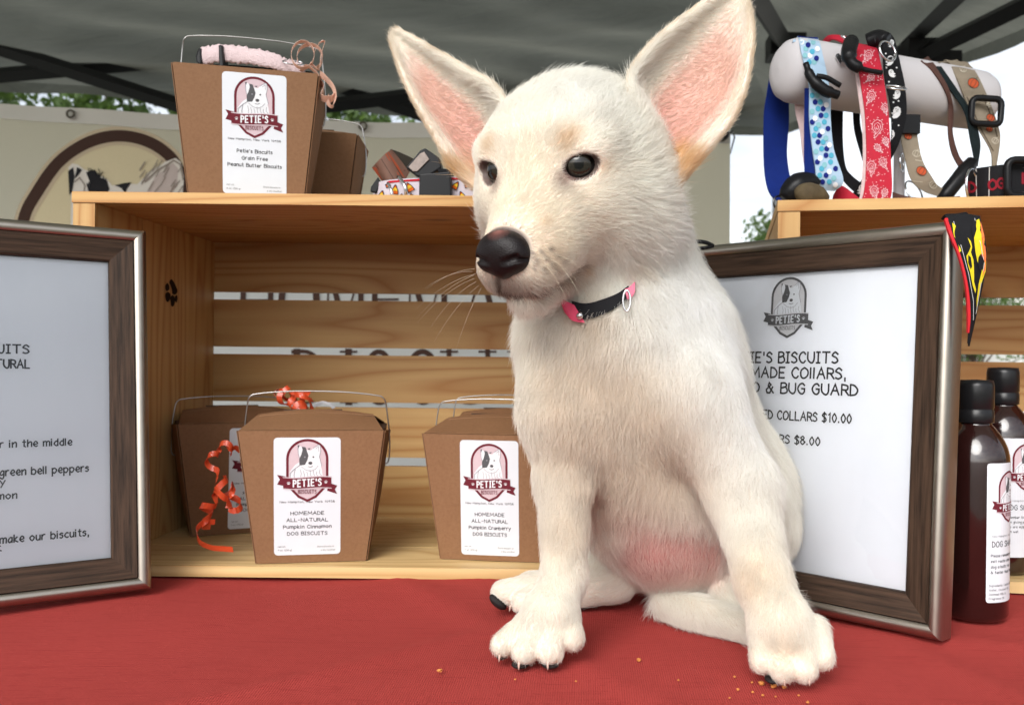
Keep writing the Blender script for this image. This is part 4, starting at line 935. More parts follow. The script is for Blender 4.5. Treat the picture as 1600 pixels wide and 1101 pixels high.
# 3: ghosts on black
c3 = E_('ghost_collar', 1400, 160, .815, 'black collar printed with white ghosts beside the red bandana collar')
edge_strap('strap', [(1299, 150, .875), (1299, 214, .87), (1305, 258, .86), (1320, 285, .85), (1340, 304, .84)], [(1318, 150, .88), (1317, 214, .875), (1321, 258, .865), (1332, 275, .85), (1352, 290, .84)], M_bcloth, c3)
sg2, vg2 = edge_strap('strap', [(1330, 306, .835), (1340, 292, .83), (1352, 272, .825), (1380, 235, .82)], [(1350, 314, .835), (1358, 300, .83), (1368, 280, .825), (1392, 250, .82)], M_bcloth, c3)
sg, vg = edge_strap('strap', [(1366, 62, .88), (1379, 57, .85), (1380, 80, .815), (1383, 122, .81), (1392, 168, .81), (1393, 220, .812), (1380, 245, .815)], [(1386, 58, .885), (1397, 60, .86), (1407, 100, .82), (1415, 140, .815), (1416, 184, .815), (1404, 226, .817), (1392, 250, .82)], M_bcloth, c3, wrap=True)
P = Print(); M_gh = ink('ghost_white', (.66, .66, .67))
def ghost(x, y, s, fl=1, rot=0):
    c, s_ = math.cos(rot), math.sin(rot); T = lambda pts: [(x + s * fl * (a * c - b * s_), y + s * (a * s_ + b * c)) for a, b in pts]
    P.poly(T([(-.45, -.2), (-.3, -.6), (.05, -.75), (.4, -.55), (.5, -.1), (.42, .3), (.1, .65), (-.3, .75), (-.7, .55), (-.45, .5), (-.35, .3), (-.65, .25), (-.6, .05), (-.4, .05)]), 0, 1)
    for a, b in ((-.12, -.42), (.12, -.38)): P.disc(T([(a, b)])[0], s * .07, 1, 4, n=8)
    P.line(T([(-.1, -.2), (.02, -.14), (.14, -.2)]), s * .06, 1, 4)
for x, y, s, f_, ro_ in ((1393, 68, 8, 1, 0), (1391, 95, 11, 1, 0), (1393, 115, 9, -1, .2), (1402, 148, 10, 1, .1), (1401, 176, 13, 1, .1), (1393, 210, 10, 1, -.1)): ghost(x, y, s, f_, ro_)
for x, y in ((1385, 106), (1401, 106), (1389, 128), (1404, 158), (1396, 160), (1393, 192), (1404, 196), (1384, 84), (1398, 86)): P.disc((x, y), 1.5, 0, 2, n=5)
decal(P, 'ghost_print', [M_gh, M_black], vg, c3, .81)
P = Print()
bbv = BVHTree.FromPolygons([tuple(v_.co) for v_ in c3.children[0].data.vertices], [tuple(p.vertices) for p in c3.children[0].data.polygons])
for x, y, s in ((1308, 176, 10), (1306, 202, 9), (1309, 232, 11), (1314, 262, 10), (1332, 288, 9)): ghost(x, y, s)
decal(P, 'ghost_print', [M_gh, M_black], bbv, c3, .87)
P = Print(); ghost(1346, 296, 10); decal(P, 'ghost_print', [M_gh, M_black], vg2, c3, .83)
cw(torus_obj('ring', W(1387, 80, .805), .0098, .0010, M_chrome, c3, (.5, -1, .25)), c3); cw(torus_obj('ring', W(1399, 137, .800), .0105, .0010, M_chrome, c3, (.1, -.5, 1), .9), c3)
cw(tube('side_release_clip', catmull([W(1356, 66, .84), W(1372, 60, .835), W(1384, 64, .83)], 5), .008, M_plastic, c3, 10), c3)
edge_strap('strap', [(1333, 150, .89), (1334, 200, .885), (1345, 240, .87), (1352, 262, .86)], [(1347, 150, .89), (1344, 190, .885), (1352, 225, .875), (1360, 250, .865)], M_bcloth, c3)
# 4: red bandana
c4 = E_('bandana_collar', 1370, 200, .80, 'red bandana print collar with pink fleece edge hanging from the white roll')
edge_strap('fleece_lining', [(1335, 110, .797), (1341, 150, .796), (1347, 200, .796), (1348, 250, .796), (1345, 296, .796), (1341, 317, .797)], [(1342, 108, .794), (1349, 150, .793), (1354, 200, .793), (1355, 250, .793), (1352, 296, .793), (1348, 317, .794)], M_fleece, c4, th=.0024)
s4, v4 = edge_strap('printed_strap', [(1341, 104, .792), (1348, 150, .791), (1352, 184, .791), (1354, 245, .791), (1351, 295, .791), (1345, 317, .792)], [(1379, 112, .792), (1385, 150, .791), (1389, 184, .791), (1392, 245, .791), (1394, 295, .791), (1389, 318, .792)], M_red, c4, wrap=True)
s5, v5 = edge_strap('printed_strap', [(1330, 68, .85), (1335, 72, .815), (1339, 105, .786)], [(1367, 72, .86), (1372, 80, .82), (1379, 112, .786)], M_red, c4, wrap=True)
edge_strap('printed_strap', [(1302, 304, .83), (1315, 290, .82), (1345, 312, .81)], [(1300, 320, .83), (1315, 318, .82), (1348, 322, .81)], M_red, c4)
P = Print(); wl = .75
def paisley(x, y, s, fl=1, rot=0.0):
    c, s_ = math.cos(rot), math.sin(rot); T = lambda pts: [(x + s * fl * (a * c - b * s_), y + s * (a * s_ + b * c)) for a, b in pts]
    o_ = [(0, -.9), (.45, -.6), (.5, 0), (.2, .5), (-.3, 1.05), (-.25, .5), (-.5, .1), (-.5, -.5), (0, -.9)]
    sm = [(q.x, q.y) for q in catmull([(a, b, 0) for a, b in o_], 4)]; P.line(T(sm), wl, 0, 1); P.line(T([(a * .62, b * .62) for a, b in sm]), wl * .8, 0, 2)
    P.line(T([(.0, -.3), (.15, -.1), (.05, .15), (-.15, .1), (-.12, -.1)]), wl, 0, 3)
    for k in range(0, len(sm), 3): a, b = sm[k]; P.disc(T([(a * 1.25, b * 1.2)])[0], .7, 0, 2, n=6)
for x, y, s, f_, ro_ in ((1361, 152, 11, 1, .3), (1371, 200, 15, 1, 0), (1380, 255, 10, -1, .3), (1362, 262, 12, 1, -.2), (1366, 300, 11, -1, .1), (1383, 170, 9, -1, 0), (1382, 302, 8, 1, .2), (1372, 232, 8, -1, .6), (1360, 122, 8, 1, .6), (1384, 222, 8, -1, .2)): paisley(x, y, s, f_, ro_)
for k in range(130):
    y = rng.uniform(110, 314); xl = np.interp(y, [104, 184, 245, 317], [1343, 1354, 1356, 1348]); xr = np.interp(y, [112, 184, 245, 317], [1377, 1387, 1390, 1388]); P.disc((rng.uniform(xl, xr), y), rng.uniform(.5, .95), 0, 1, n=5)
decal(P, 'paisley_print', [ink('pale_pink_ink', (.70, .50, .54))], v4, c4, .791)
P = Print(); paisley(1356, 88, 11, 1, .4)
for k in range(16): P.disc((rng.uniform(1340, 1370), rng.uniform(78, 104)), .8, 0, 1, n=5)
decal(P, 'paisley_print', [ink('pale_pink_ink', (.70, .50, .54))], v5, c4, .80)
cw(tube('slide_buckle', catmull([W(1330, 66, .80), W(1326, 84, .784), W(1332, 100, .781), W(1352, 109, .780), W(1378, 114, .782)], 5), [.007] * 8 + [.0052] * 6 + [.0022] * 7, M_plastic, c4, 12), c4)
# 5: pumpkins
c5 = E_('pumpkin_collar', 1530, 160, .87, 'tan burlap collar with orange pumpkins at the far end of the white roll')
s6, v6 = edge_strap('strap', [(1466, 99, .93), (1484, 99, .895), (1507, 151, .87), (1527, 197, .868), (1548, 235, .868), (1551, 262, .868)], [(1496, 95, .95), (1520, 106, .91), (1542, 148, .88), (1560, 197, .875), (1563, 220, .872), (1557, 262, .870)], M_tan, c5, wrap=True)
edge_strap('strap', [(1439, 95, .90), (1455, 108, .885), (1473, 134, .87), (1483, 163, .868), (1482, 207, .87), (1488, 241, .875), (1503, 268, .88)], [(1450, 88, .905), (1466, 108, .89), (1481, 134, .875), (1490, 170, .872), (1489, 207, .872), (1498, 241, .876), (1509, 258, .88)], M_brown, c5, wrap=True)
edge_strap('strap', [(1451, 100, .895), (1485, 141, .866), (1508, 175, .862), (1517, 219, .862), (1524, 252, .865)], [(1466, 97, .90), (1498, 143, .872), (1520, 178, .868), (1532, 222, .868), (1528, 260, .868)], M_dkgreen, c5, wrap=True)
s7, v7 = edge_strap('strap', [(1406, 205, .85), (1414, 246, .845), (1424, 281, .845), (1445, 300, .85), (1470, 308, .855)], [(1432, 205, .85), (1441, 249, .845), (1456, 276, .845), (1466, 290, .85), (1480, 297, .855)], M_tan, c5)
M_or = ink('pumpkin_ink', (.50, .09, .035)); M_cr = ink('cream_ink', (.52, .47, .38)); M_dkb = ink('dark_brown_ink', (.07, .05, .035))
def pump(P, x, y, s, m_=0, rot=0):
    T = lambda pts: [(x + s * (a * math.cos(rot) - b * math.sin(rot)), y + s * (a * math.sin(rot) + b * math.cos(rot))) for a, b in pts]
    if m_ == 0: P.poly(T(arcpts(0, 0, .75, .62, 0, 345, 14)), 0, 1)
    P.line(T(arcpts(0, 0, .75, .62, 0, 345, 14)), .9, m_ if m_ else 2, 3, closed=True)
    P.line(T(arcpts(0, 0, .3, .6, 0, 345, 12)), .7, m_ if m_ else 2, 3, closed=True); P.line(T([(0, -.6), (.1, -.9)]), 1.1, m_ if m_ else 2, 3)
P = Print()
for x, y, s, m_, r_ in ((1521, 130, 12, 0, .5), (1548, 184, 9, 0, .5), (1546, 202, 7, 0, .3), (1555, 220, 7, 1, .5), (1505, 108, 7, 1, .4), (1546, 163, 6, 1, .3)): pump(P, x, y, s, m_, r_)
P.line([(1489, 106), (1513, 156), (1533, 202), (1552, 236)], 1.6, 2, 1); P.line([(1518, 108), (1536, 148), (1554, 197), (1559, 217)], 1.6, 2, 1)
decal(P, 'pumpkin_print', [M_or, M_cr, M_dkb], v6, c5, .87)
P = Print(); pump(P, 1419, 213, 8, 0, .3); pump(P, 1432, 240, 8, 1, .3); pump(P, 1440, 267, 11, 0, .5); pump(P, 1458, 289, 8, 1, .8)
P.line([(1405, 227), (1437, 231)], 1.0, 1, 4); P.line([(1411, 249), (1441, 252)], 1.0, 1, 4); P.line([(1426, 283), (1462, 286)], 1.0, 1, 4)
decal(P, 'pumpkin_print', [M_or, M_cr, M_dkb], v7, c5, .85)
slider(c5, (1541, 174), 46, 40, .0032, .06, Y=.862)
cw(box('side_release_clip', (-.009, -.006, -.009), (.009, .006, .009), M_plastic, c5, .0015, M=Matrix.Translation(W(1420, 196, .85))), c5)
cw(tube('side_release_clip', [W(1520, 252, .86), W(1508, 268, .858), W(1494, 284, .856), W(1478, 304, .855), W(1468, 316, .855)], [.006, .0085, .0075, .0075, .005], M_plastic, c5, 10), c5)
cw(torus_obj('ring', W(1409, 254, .85), .0085, .0009, M_chrome, c5, (1, -.6, 0)), c5); cw(torus_obj('ring', W(1428, 300, .848), .012, .0009, M_chrome, c5, (.7, -1, .5)), c5)
edge_strap('strap', [(1395, 300, .84), (1420, 307, .84), (1460, 310, .84), (1500, 306, .85)], [(1395, 318, .84), (1420, 322, .84), (1460, 322, .84), (1500, 320, .85)], M_brown, c5)
# 6: black collar with red lettering
c6 = E_('lettered_collar', 1560, 285, .74, 'black collar with red DOG lettering lying at the right edge of the right crate', grp='dog collars lying on the crates')
s8, v8 = edge_strap('strap', [(1512, 268, .765), (1520, 264, .755), (1545, 260, .742), (1580, 256, .735), (1650, 252, .74)], [(1510, 318, .765), (1520, 318, .755), (1545, 318, .742), (1580, 318, .735), (1650, 318, .74)], M_bcloth, c6)
P = Print(); M_dred = ink('dull_red_ink', (.22, .012, .022))
for t_, x, y in (('D', 1514, 300), ('O', 1545, 296), ('G', 1558, 294), ('D', 1598, 286)):
    q0 = len(P.polys); P.text(t_, x, -y, 15, .24, 0, 1); P.polys[q0:] = [([(a, -b) for a, b in p], m_, l_) for p, m_, l_ in P.polys[q0:]]
P.line([(1525, 264), (1526, 316)], 1.4, 1, 2); P.line([(1546, 262), (1545, 316)], 1.4, 1, 2); P.line([(1526, 268), (1600, 262)], .8, 2, 2); P.line([(1526, 303), (1600, 300)], .8, 2, 2)
decal(P, 'lettering', [M_dred, ink('stitch_grey', (.45, .43, .42)), ink('stitch_dim', (.16, .13, .13))], v8, c6, .745)
cw(torus_obj('ring', W(1519, 291, .745), .0145, .0012, M_chrome, c6, (1, -.9, 0), .98), c6); slider(c6, (1600, 278), 52, 56, .0032, 0, Y=.728)
# 7: flames over the frame's corner
c7 = E_('flame_collar', 1510, 400, .585, "black collar with yellow flames and red lining draped over the price list frame's corner", grp='dog collars lying on the crates')
s9, v9 = edge_strap('strap', [(1478, 337, 0.5720), (1489, 366, 0.5630), (1503, 404, 0.5620), (1513, 447, 0.5630), (1517, 490, 0.5660), (1514, 536, 0.5700)], [(1531, 337, 0.5740), (1539, 371, 0.5660), (1542, 404, 0.5660), (1538, 436, 0.5660), (1527, 488, 0.5690), (1515, 541, 0.5710)], M_bcloth, c7)
edge_strap('lining', [(1476, 341, 0.5710), (1484, 366, 0.5635), (1499, 404, 0.5625), (1509, 447, 0.5635), (1512, 490, 0.5665), (1512, 520, 0.5690)], [(1482, 341, 0.5710), (1491, 366, 0.5635), (1505, 404, 0.5625), (1515, 447, 0.5635), (1519, 490, 0.5665), (1515, 520, 0.5690)], plain('red_lining', (.50, .012, .02), .7), c7, th=.0022)
edge_strap('strap', [(1472, 344, 0.5800), (1480, 337, 0.5740), (1500, 340, 0.5800)], [(1500, 338, 0.6050), (1510, 334, 0.6000), (1535, 338, 0.5900)], M_bcloth, c7)
P = Print()
P.poly([(1524, 345), (1530, 342), (1537, 372), (1540, 396), (1537, 400), (1541, 408), (1540, 424), (1533, 444), (1528, 470), (1526, 490), (1526, 470), (1529, 444), (1534, 424), (1527, 408), (1524, 392), (1522, 372), (1526, 358)], 0, 1)
P.poly([(1533, 396), (1529, 402), (1528, 414), (1532, 424), (1536, 420), (1538, 408)], 3, 5); P.poly([(1513, 398), (1517, 402), (1519, 416), (1517, 420), (1513, 410)], 3, 5); P.poly([(1520, 344), (1526, 345), (1524, 360), (1521, 372), (1518, 360)], 3, 5)
P.poly([(1532, 345), (1538, 368), (1541, 400), (1541, 422), (1535, 432), (1539, 410), (1533, 396), (1537, 398), (1534, 372)], 1, 3)
P.poly([(1512, 371), (1517, 377), (1519, 386), (1517, 394), (1521, 406), (1522, 424), (1522, 440), (1525, 452), (1524, 458), (1520, 446), (1516, 426), (1512, 412), (1510, 400), (1514, 393), (1517, 385)], 0, 1)
P.poly([(1488, 348), (1493, 352), (1502, 392), (1499, 394), (1490, 366)], 0, 1)
P.line([(1490, 346), (1503, 388), (1514, 430), (1521, 470), (1521, 500)], .8, 2, 4); P.line([(1523, 341), (1532, 380), (1538, 412), (1531, 455), (1525, 490)], .8, 2, 4)
decal(P, 'flame_print', [ink('flame_yellow', (.62, .50, .02)), ink('flame_orange', (.66, .16, .05)), ink('stitch_white', (.5, .5, .5)), M_bcloth], v9, c7, .565)
# small dark thing on the frame's top edge
gl_ = tag(empty('collar_clip', W(1095, 381, .66)), 'small black collar clip poking up behind the neck above the price list frame', 'collar clip')
tube('clip_arm', catmull([(-.010, .004, -.002), (-.004, 0, .0015), (.004, -.001, .0008), (.0095, 0, -.0015)], 5), .0016, M_plastic, gl_, 10); tube('clip_arm', catmull([(-.010, .004, -.002), (-.003, 0, -.0035), (.004, -.001, -.003), (.0095, 0, -.0015)], 5), .0014, M_plastic, gl_, 10)

# ------------------------------------------------------------------ collars on the left crate
GL = 'dog collars lying on the crates'
c8 = E_('plaid_collar', 610, 262, .78, 'brown and orange plaid collar curled on the left crate top', grp=GL)
s10, v10 = edge_strap('strap', [(581, 262, .775), (590, 252, .765), (600, 242, .765), (609, 235, .77), (612, 233, .775)], [(603, 290, .765), (610, 290, .757), (620, 286, .757), (632, 282, .762), (640, 270, .77)], plain('plaid_brown', (.13, .065, .045), .7, nscale=150), c8)
edge_strap('inner_strap', [(611, 233, .776), (622, 237, .79), (636, 243, .80), (650, 250, .81)], [(632, 282, .766), (638, 272, .785), (644, 262, .80), (652, 258, .81)], plain('plaid_inside', (.045, .035, .025), .8, bump=.6, nscale=400), c8)
P = Print()
for a, b in (((583, 258), (606, 288)), ((592, 249), (616, 286)), ((603, 240), (628, 282)), ((584, 270), (612, 240)), ((592, 282), (622, 250)), ((604, 289), (630, 266))): P.line([a, b], 1.6, 0, 1); P.line([(a[0] + 4, a[1]), (b[0] + 3, b[1])], .8, 1, 2)
P.line([(608, 234), (622, 262), (633, 281)], 3.6, 0, 4); P.line([(581, 263), (590, 276), (604, 290)], 3, 0, 4)
decal(P, 'plaid_print', [ink('rust_ink', (.26, .055, .025)), ink('black_brown_ink', (.03, .02, .015))], v10, c8, .765)
c9 = E_('candy_collar', 660, 295, .75, 'white collar with candy corn print and red edging on the left crate top', grp=GL)
s11, v11 = edge_strap('strap', [(584, 290, .775), (590, 285, .76), (610, 281, .75), (654, 278, .745), (706, 276, .745), (745, 277, .75), (770, 280, .77)], [(584, 316, .775), (590, 318, .76), (610, 318, .75), (654, 318, .745), (706, 318, .745), (745, 318, .75), (770, 318, .77)], plain('print_cotton', (.50, .45, .50), .7, nscale=200), c9)
P = Print()
def corn(x, y, s, rot):
    T = lambda pts: [(x + s * (a * math.cos(rot) - b * math.sin(rot)), y + s * (a * math.sin(rot) + b * math.cos(rot))) for a, b in pts]
    P.poly(T([(-.7, .8), (.7, .8), (.55, 0), (.1, -1), (-.1, -1), (-.55, 0)]), 0, 1); P.poly(T([(-.6, .15), (.6, .15), (.35, -.45), (-.35, -.45)]), 1, 3); P.line(T([(-.7, .8), (.7, .8), (.55, 0), (.1, -1), (-.1, -1), (-.55, 0)]), 1.1, 2, 5, closed=True)
for x, y, s, r_ in ((596, 304, 6, .3), (617, 297, 8, .1), (640, 293, 8, -.5), (645, 308, 6, 1.9), (606, 290, 4, 1.2), (712, 290, 7, .6), (722, 306, 7, -.4), (731, 289, 6, 1.4), (628, 308, 5, 2.4)): corn(x, y, s, r_)
P.line([(590, 288), (610, 284), (654, 281), (706, 279), (742, 280)], 3.0, 3, 6); P.line([(590, 311), (650, 310.5), (742, 310)], 2.2, 3, 6)
decal(P, 'candy_print', [ink('candy_orange', (.62, .12, .015)), ink('candy_yellow', (.66, .42, .03)), M_black, ink('edge_red', (.42, .01, .02))], v11, c9, .75)
cw(tube('ring', catmull([W(606, 286, .742), W(612, 300, .738), W(613, 316, .74)], 5), .0013, M_chrome, c9, 8), c9); cw(tube('ring', catmull([W(622, 276, .742), W(633, 292, .736), W(634, 316, .74)], 5), .0015, M_chrome, c9, 8), c9)
c10 = E_('buckle_collar', 675, 280, .74, 'black collar with a big glossy side release buckle on the left crate top', grp=GL)
def slab(name, pts, Y, dep, mat, par, bev=.0012):
    bm = bmesh.new(); a = [bm.verts.new(W(px, py, Y)) for px, py in pts]; f_ = bm.faces.new(a); g = bmesh.ops.extrude_face_region(bm, geom=[f_]); bmesh.ops.translate(bm, verts=[q for q in g['geom'] if isinstance(q, bmesh.types.BMVert)], vec=(0, dep, 0)); return cw(bm_obj(name, bm, mat, par, bevel=bev, seg=2), par)
slab('side_release_clip', [(655, 272), (704, 268), (706, 318), (654, 318)], .735, .008, M_plastic, c10); slab('side_release_clip', [(634, 262), (656, 235), (664, 231), (686, 246), (690, 262), (668, 276), (652, 276)], .742, .012, M_plastic, c10)
slab('metal_plate', [(638, 261), (656, 240), (663, 237), (671, 249), (652, 268), (645, 268)], .7405, .002, plain('worn_tin', (.16, .13, .115), .4, .6, nscale=220, var=.4), c10, .0004)
slab('tail', [(570 + 9, 292), (590, 276), (596, 286), (588, 302), (578, 300)], .758, .003, M_plastic, c10)
slab('tail', [(680, 262), (700, 264), (708, 272), (690, 276)], .742, .010, M_bcloth, c10)
# fuzzy pink collar on the top box
c11 = E_('fuzzy_collar', 390, 95, .78, 'fuzzy pale pink collar with black slide resting on the grain free box', grp=GL)
bxp = lambda px, py, Y=.77: W(px, py, Y)
bm = bmesh.new(); ctr = catmull([bxp(314, 88), bxp(345, 84), bxp(385, 87), bxp(425, 95), bxp(455, 106, .775), bxp(476, 112, .78)], 10); rows = []
for j, p in enumerate(ctr):
    t = j / (len(ctr) - 1); hw = .0083 * (1 - .25 * t); row = []
    for i in range(13):
        a = 2 * math.pi * i / 13; wob = 1 + .10 * math.sin(j * 2.3 + i) + .07 * rng.normal(); row.append(bm.verts.new(p + Vector((0, math.sin(a) * .0030 * wob, math.cos(a) * hw * wob))))
    rows.append(row)
for a, b in zip(rows, rows[1:]):
    for i in range(13): bm.faces.new((a[i], a[(i + 1) % 13], b[(i + 1) % 13], b[i]))
bm.faces.new(rows[0][::-1]); bm.faces.new(rows[-1])
M_fuzz = plain('fuzzy_pink', (.66, .52, .53), .95, bump=1.0, nscale=260); cw(bm_obj('fleece_strap', bm, M_fuzz, c11, smooth=True), c11)
slab('slide_buckle', [(341, 70), (347, 70), (349, 104), (342, 105)], .764, .012, M_plastic, c11, .001); slab('clip_end', [(305, 88), (309, 76), (314, 74), (315, 100), (310, 102), (306, 96)], .766, .008, M_plastic, c11, .0015)
edge_strap('under_strap', [(320, 100, .785), (380, 103, .785), (440, 108, .785), (488, 112, .785)], [(320, 112, .785), (380, 116, .785), (440, 120, .785), (492, 124, .785)], M_bcloth, c11)
cw(torus_obj('ring', W(458, 98, .772), .0095, .0007, M_chrome, c11, (.3, -.6, 1), .6), c11)
# ------------------------------------------------------------------ the puppy: a signed distance field meshed with surface nets
VOX = 0.0017
def rc(p, a, b, ra, rb):
    """round cone"""
    ba = b - a; l2 = float(ba @ ba); pa = p - a
    h = np.clip((pa @ ba) / l2, 0, 1)
    return np.linalg.norm(pa - h[..., None] * ba, axis=-1) - (ra + (rb - ra) * h)
def ell(p, c, r, Rm=None):
    q = p - c
    if Rm is not None: q = q @ Rm.T
    r = np.asarray(r); k0 = np.linalg.norm(q / r, axis=-1); k1 = np.linalg.norm(q / (r * r), axis=-1)
    return k0 * (k0 - 1.0) / np.maximum(k1, 1e-9)
def smin(a, b, k):
    h = np.clip(0.5 + 0.5 * (b - a) / k, 0, 1)
    return b + (a - b) * h - k * h * (1 - h)
def V3(px, py, Y): return np.array(W(px, py, Y))
def RP(r, Y): return r * Y / FPX
# head pose
HS = 1.15; HO = np.array([-0.010, 0.545, 0.302])
def head_axes(yaw, pitch, roll):
    cy, sy = math.cos(yaw), math.sin(yaw)
    f = np.array([-sy, -cy, 0]); l = np.array([cy, -sy, 0]); u = np.array([0, 0, 1.0])
    cp, sp = math.cos(pitch), math.sin(pitch); f2 = f * cp - u * sp; u2 = u * cp + f * sp
    c, s = math.cos(roll), math.sin(roll)
    return np.array([l * c + u2 * s, f2, u2 * c - l * s])
HR = head_axes(0.480, 0.373, -0.0497)
def H(x, y, z): return HO + HS * (np.array([x, y, z]) / 1000) @ HR
def hell(c, r, k):      # ellipsoid in head axes
    C = H(*c); rr = np.array(r) / 1000 * HS
    return ('e', lambda p: ell(p, C, rr, HR), C, max(rr), k)
def hrc(a, ra, b, rb, k):
    A, B = H(*a), H(*b); ra *= HS / 1000; rb *= HS / 1000
    return ('c', lambda p: rc(p, A, B, ra, rb), (A + B) / 2, np.linalg.norm(A - B) / 2 + max(ra, rb), k)
def prc(a, b, k, zmin=None):     # a, b = (px, py, Y, r_px)
    A, B = V3(*a[:3]), V3(*b[:3]); ra, rb = RP(a[3], a[2]), RP(b[3], b[2])
    if np.allclose(A, B): B = B + 1e-4
    return ('c', lambda p: rc(p, A, B, ra, rb), (A + B) / 2, np.linalg.norm(A - B) / 2 + max(ra, rb), k)
def pell(c, r, k, Rm=None):      # r in px (x, depth, z)
    C = V3(*c); rr = np.array([RP(x, c[2]) for x in r])
    return ('e', lambda p: ell(p, C, rr, Rm), C, max(rr), k)

GROUPS = {
 'head': (0.014, [
    hell((0, -6, 2), (47, 50, 43.5), .01),
    hell((0, 20, 10), (38, 25, 26), .016),
    hell((29, 2, -19), (25, 32, 27), .018), hell((-29, 2, -19), (25, 32, 27), .018),
    hell((20, 24, -12), (20, 22, 20), .014), hell((-20, 24, -12), (20, 22, 20), .014),
    hrc((0, 34, -12), 25, (0, 68, -29), 16, .012),
    hrc((8, 40, -28), 19, (8.5, 69, -37), 12.5, .010), hrc((-8, 40, -28), 19, (-8.5, 69, -37), 12.5, .010),
    hrc((0, 18, -40), 20, (0, 63, -51), 10.5, .005),
    hell((0, -4, -38), (42, 38, 24), .018),
    hell((26, 31, 13), (11, 9, 7), .012), hell((-26, 31, 13), (11, 9, 7), .012),
 ]),
 'torso': (0.03, [
    prc((935, 330, .575, 112), (974, 500, .60, 132), .02),
    pell((985, 570, .605), (138, 135, 145), .03),
    prc((950, 520, .58, 108), (960, 650, .585, 90), .03),
    prc((1000, 600, .62, 150), (1062, 770, .665, 145), .03),
    pell((1104, 792, .675), (127, 150, 133), .03),
    pell((1038, 752, .620), (110, 110, 131), .04),
 ]),
 'fore_right': (0.016, [
    prc((1040, 525, .575, 78), (1070, 620, .555, 70), .02),
    prc((1078, 620, .555, 68), (1158, 760, .545, 51), .02),
    prc((1158, 760, .545, 50), (1192, 905, .515, 38), .01),
    prc((1192, 905, .515, 38), (1220, 975, .497, 42), .008),
    prc((1220, 975, .497, 42), (1232, 1000, .493, 38), .008),
    prc((1198, 985, .495, 26), (1192, 1030, .489, 20), .0028),
    prc((1222, 1000, .492, 28), (1223, 1044, .4815, 21), .0028),
    prc((1250, 1000, .492, 28), (1257, 1044, .4815, 20.5), .0028),
    prc((1266, 985, .498, 26), (1284, 1026, .488, 19), .0028),
 ]),
 'fore_left': (0.016, [
    prc((896, 545, .575, 80), (886, 640, .562, 62), .02),
    prc((884, 640, .562, 60), (882, 740, .56, 39), .02),
    prc((882, 740, .56, 39), (881, 900, .545, 30), .01),
    prc((881, 900, .545, 30), (860, 960, .530, 38), .008),
    prc((860, 960, .530, 40), (842, 978, .526, 34), .006),
    prc((830, 975, .528, 22), (787, 1006, .520, 19.5), .0028),
    prc((842, 985, .522, 23), (820, 1018, .511, 20), .0028),
    prc((866, 985, .522, 24), (860, 1017, .511, 20.5), .0028),
    prc((880, 965, .530, 23), (893, 996, .520, 19.5), .0028),
 ]),
 'hind_left': (0.006, [
    prc((985, 862, .655, 48), (955, 895, .640, 40), .01),
    prc((955, 895, .640, 40), (905, 918, .640, 31), .01),
    prc((905, 918, .640, 32), (835, 922, .632, 29), .008),
    prc((835, 920, .632, 24), (788, 926, .628, 20), .0028),
    prc((850, 925, .628, 24), (818, 940, .616, 18), .0028),
    prc((860, 930, .622, 25), (835, 942, .612, 19), .0035),
 ]),
 'hind_right': (0.006, [
    prc((1170, 830, .645, 74), (1150, 900, .620, 52), .01),
    prc((1150, 900, .620, 46), (1152, 940, .600, 36), .01),
    prc((1152, 940, .600, 34), (1195, 962, .578, 28), .01),
 ]),
 'tail': (0.001, [
    prc((1042, 940, .616, 20), (1090, 957, .596, 22), .002),
    prc((1090, 957, .596, 22), (1175, 976, .566, 20), .002),
    prc((1175, 974, .568, 23), (1225, 950, .600, 20), .004),
 ]),
}
ORDER = ['torso', 'head', 'fore_right', 'fore_left', 'hind_left', 'hind_right', 'tail']

# ears: cupped sheets between an inner and an outer edge
def ear_sheet(inner, outer, push, nu=14, nv=26):
    A = catmull([W(*q) for q in inner], 6); B = catmull([W(*q) for q in outer], 6)
    def at(P, t):
        x = t * (len(P) - 1); i = min(int(x), len(P) - 2); return P[i].lerp(P[i + 1], x - i)
    vs = []; uv = []
    for j in range(nv + 1):
        v = j / nv; a, b = at(A, v), at(B, v)
        for i in range(nu + 1):
            u = i / nu
            p = a.lerp(b, u); d = (p - CAMV).normalized()
            wdt = (b - a).length
            p = p + d * (push * wdt * (4 * u * (1 - u)) ** 0.8 * (1.0 - 0.25 * v))
            vs.append(p); uv.append((u, v))
    fs = [(j * (nu + 1) + i, j * (nu + 1) + i + 1, (j + 1) * (nu + 1) + i + 1, (j + 1) * (nu + 1) + i) for j in range(nv) for i in range(nu)]
    return vs, fs, uv
EARS = []
EARS.append(ear_sheet([(1000, 190, .520), (985, 128, .522), (1010, 82, .525), (1052, 42, .528), (1092, 12, .530), (1124, -10, .531), (1144, -20, .532)],
                      [(1050, 300, .530), (1078, 258, .525), (1112, 222, .520), (1146, 178, .518), (1166, 120, .519), (1174, 50, .524), (1165, -8, .531)], 0.36))
EARS.append(ear_sheet([(800, 190, .556), (775, 140, .562), (732, 112, .569), (685, 84, .573), (652, 64, .575), (622, 47, .578)],
                      [(742, 290, .566), (712, 262, .568), (684, 216, .570), (656, 170, .571), (630, 116, .573), (611, 62, .578)], 0.40))
EAR_BVH = [BVHTree.FromPolygons(e[0], e[1]) for e in EARS]

def field_points(P, names=ORDER):
    """every group's own distance at points P"""
    out = {}
    for g in names:
        D = None
        for (_, fn, c, rad, k) in GROUPS[g][1]:
            d = fn(P); D = d if D is None else smin(D, d, k)
        out[g] = D
    return out

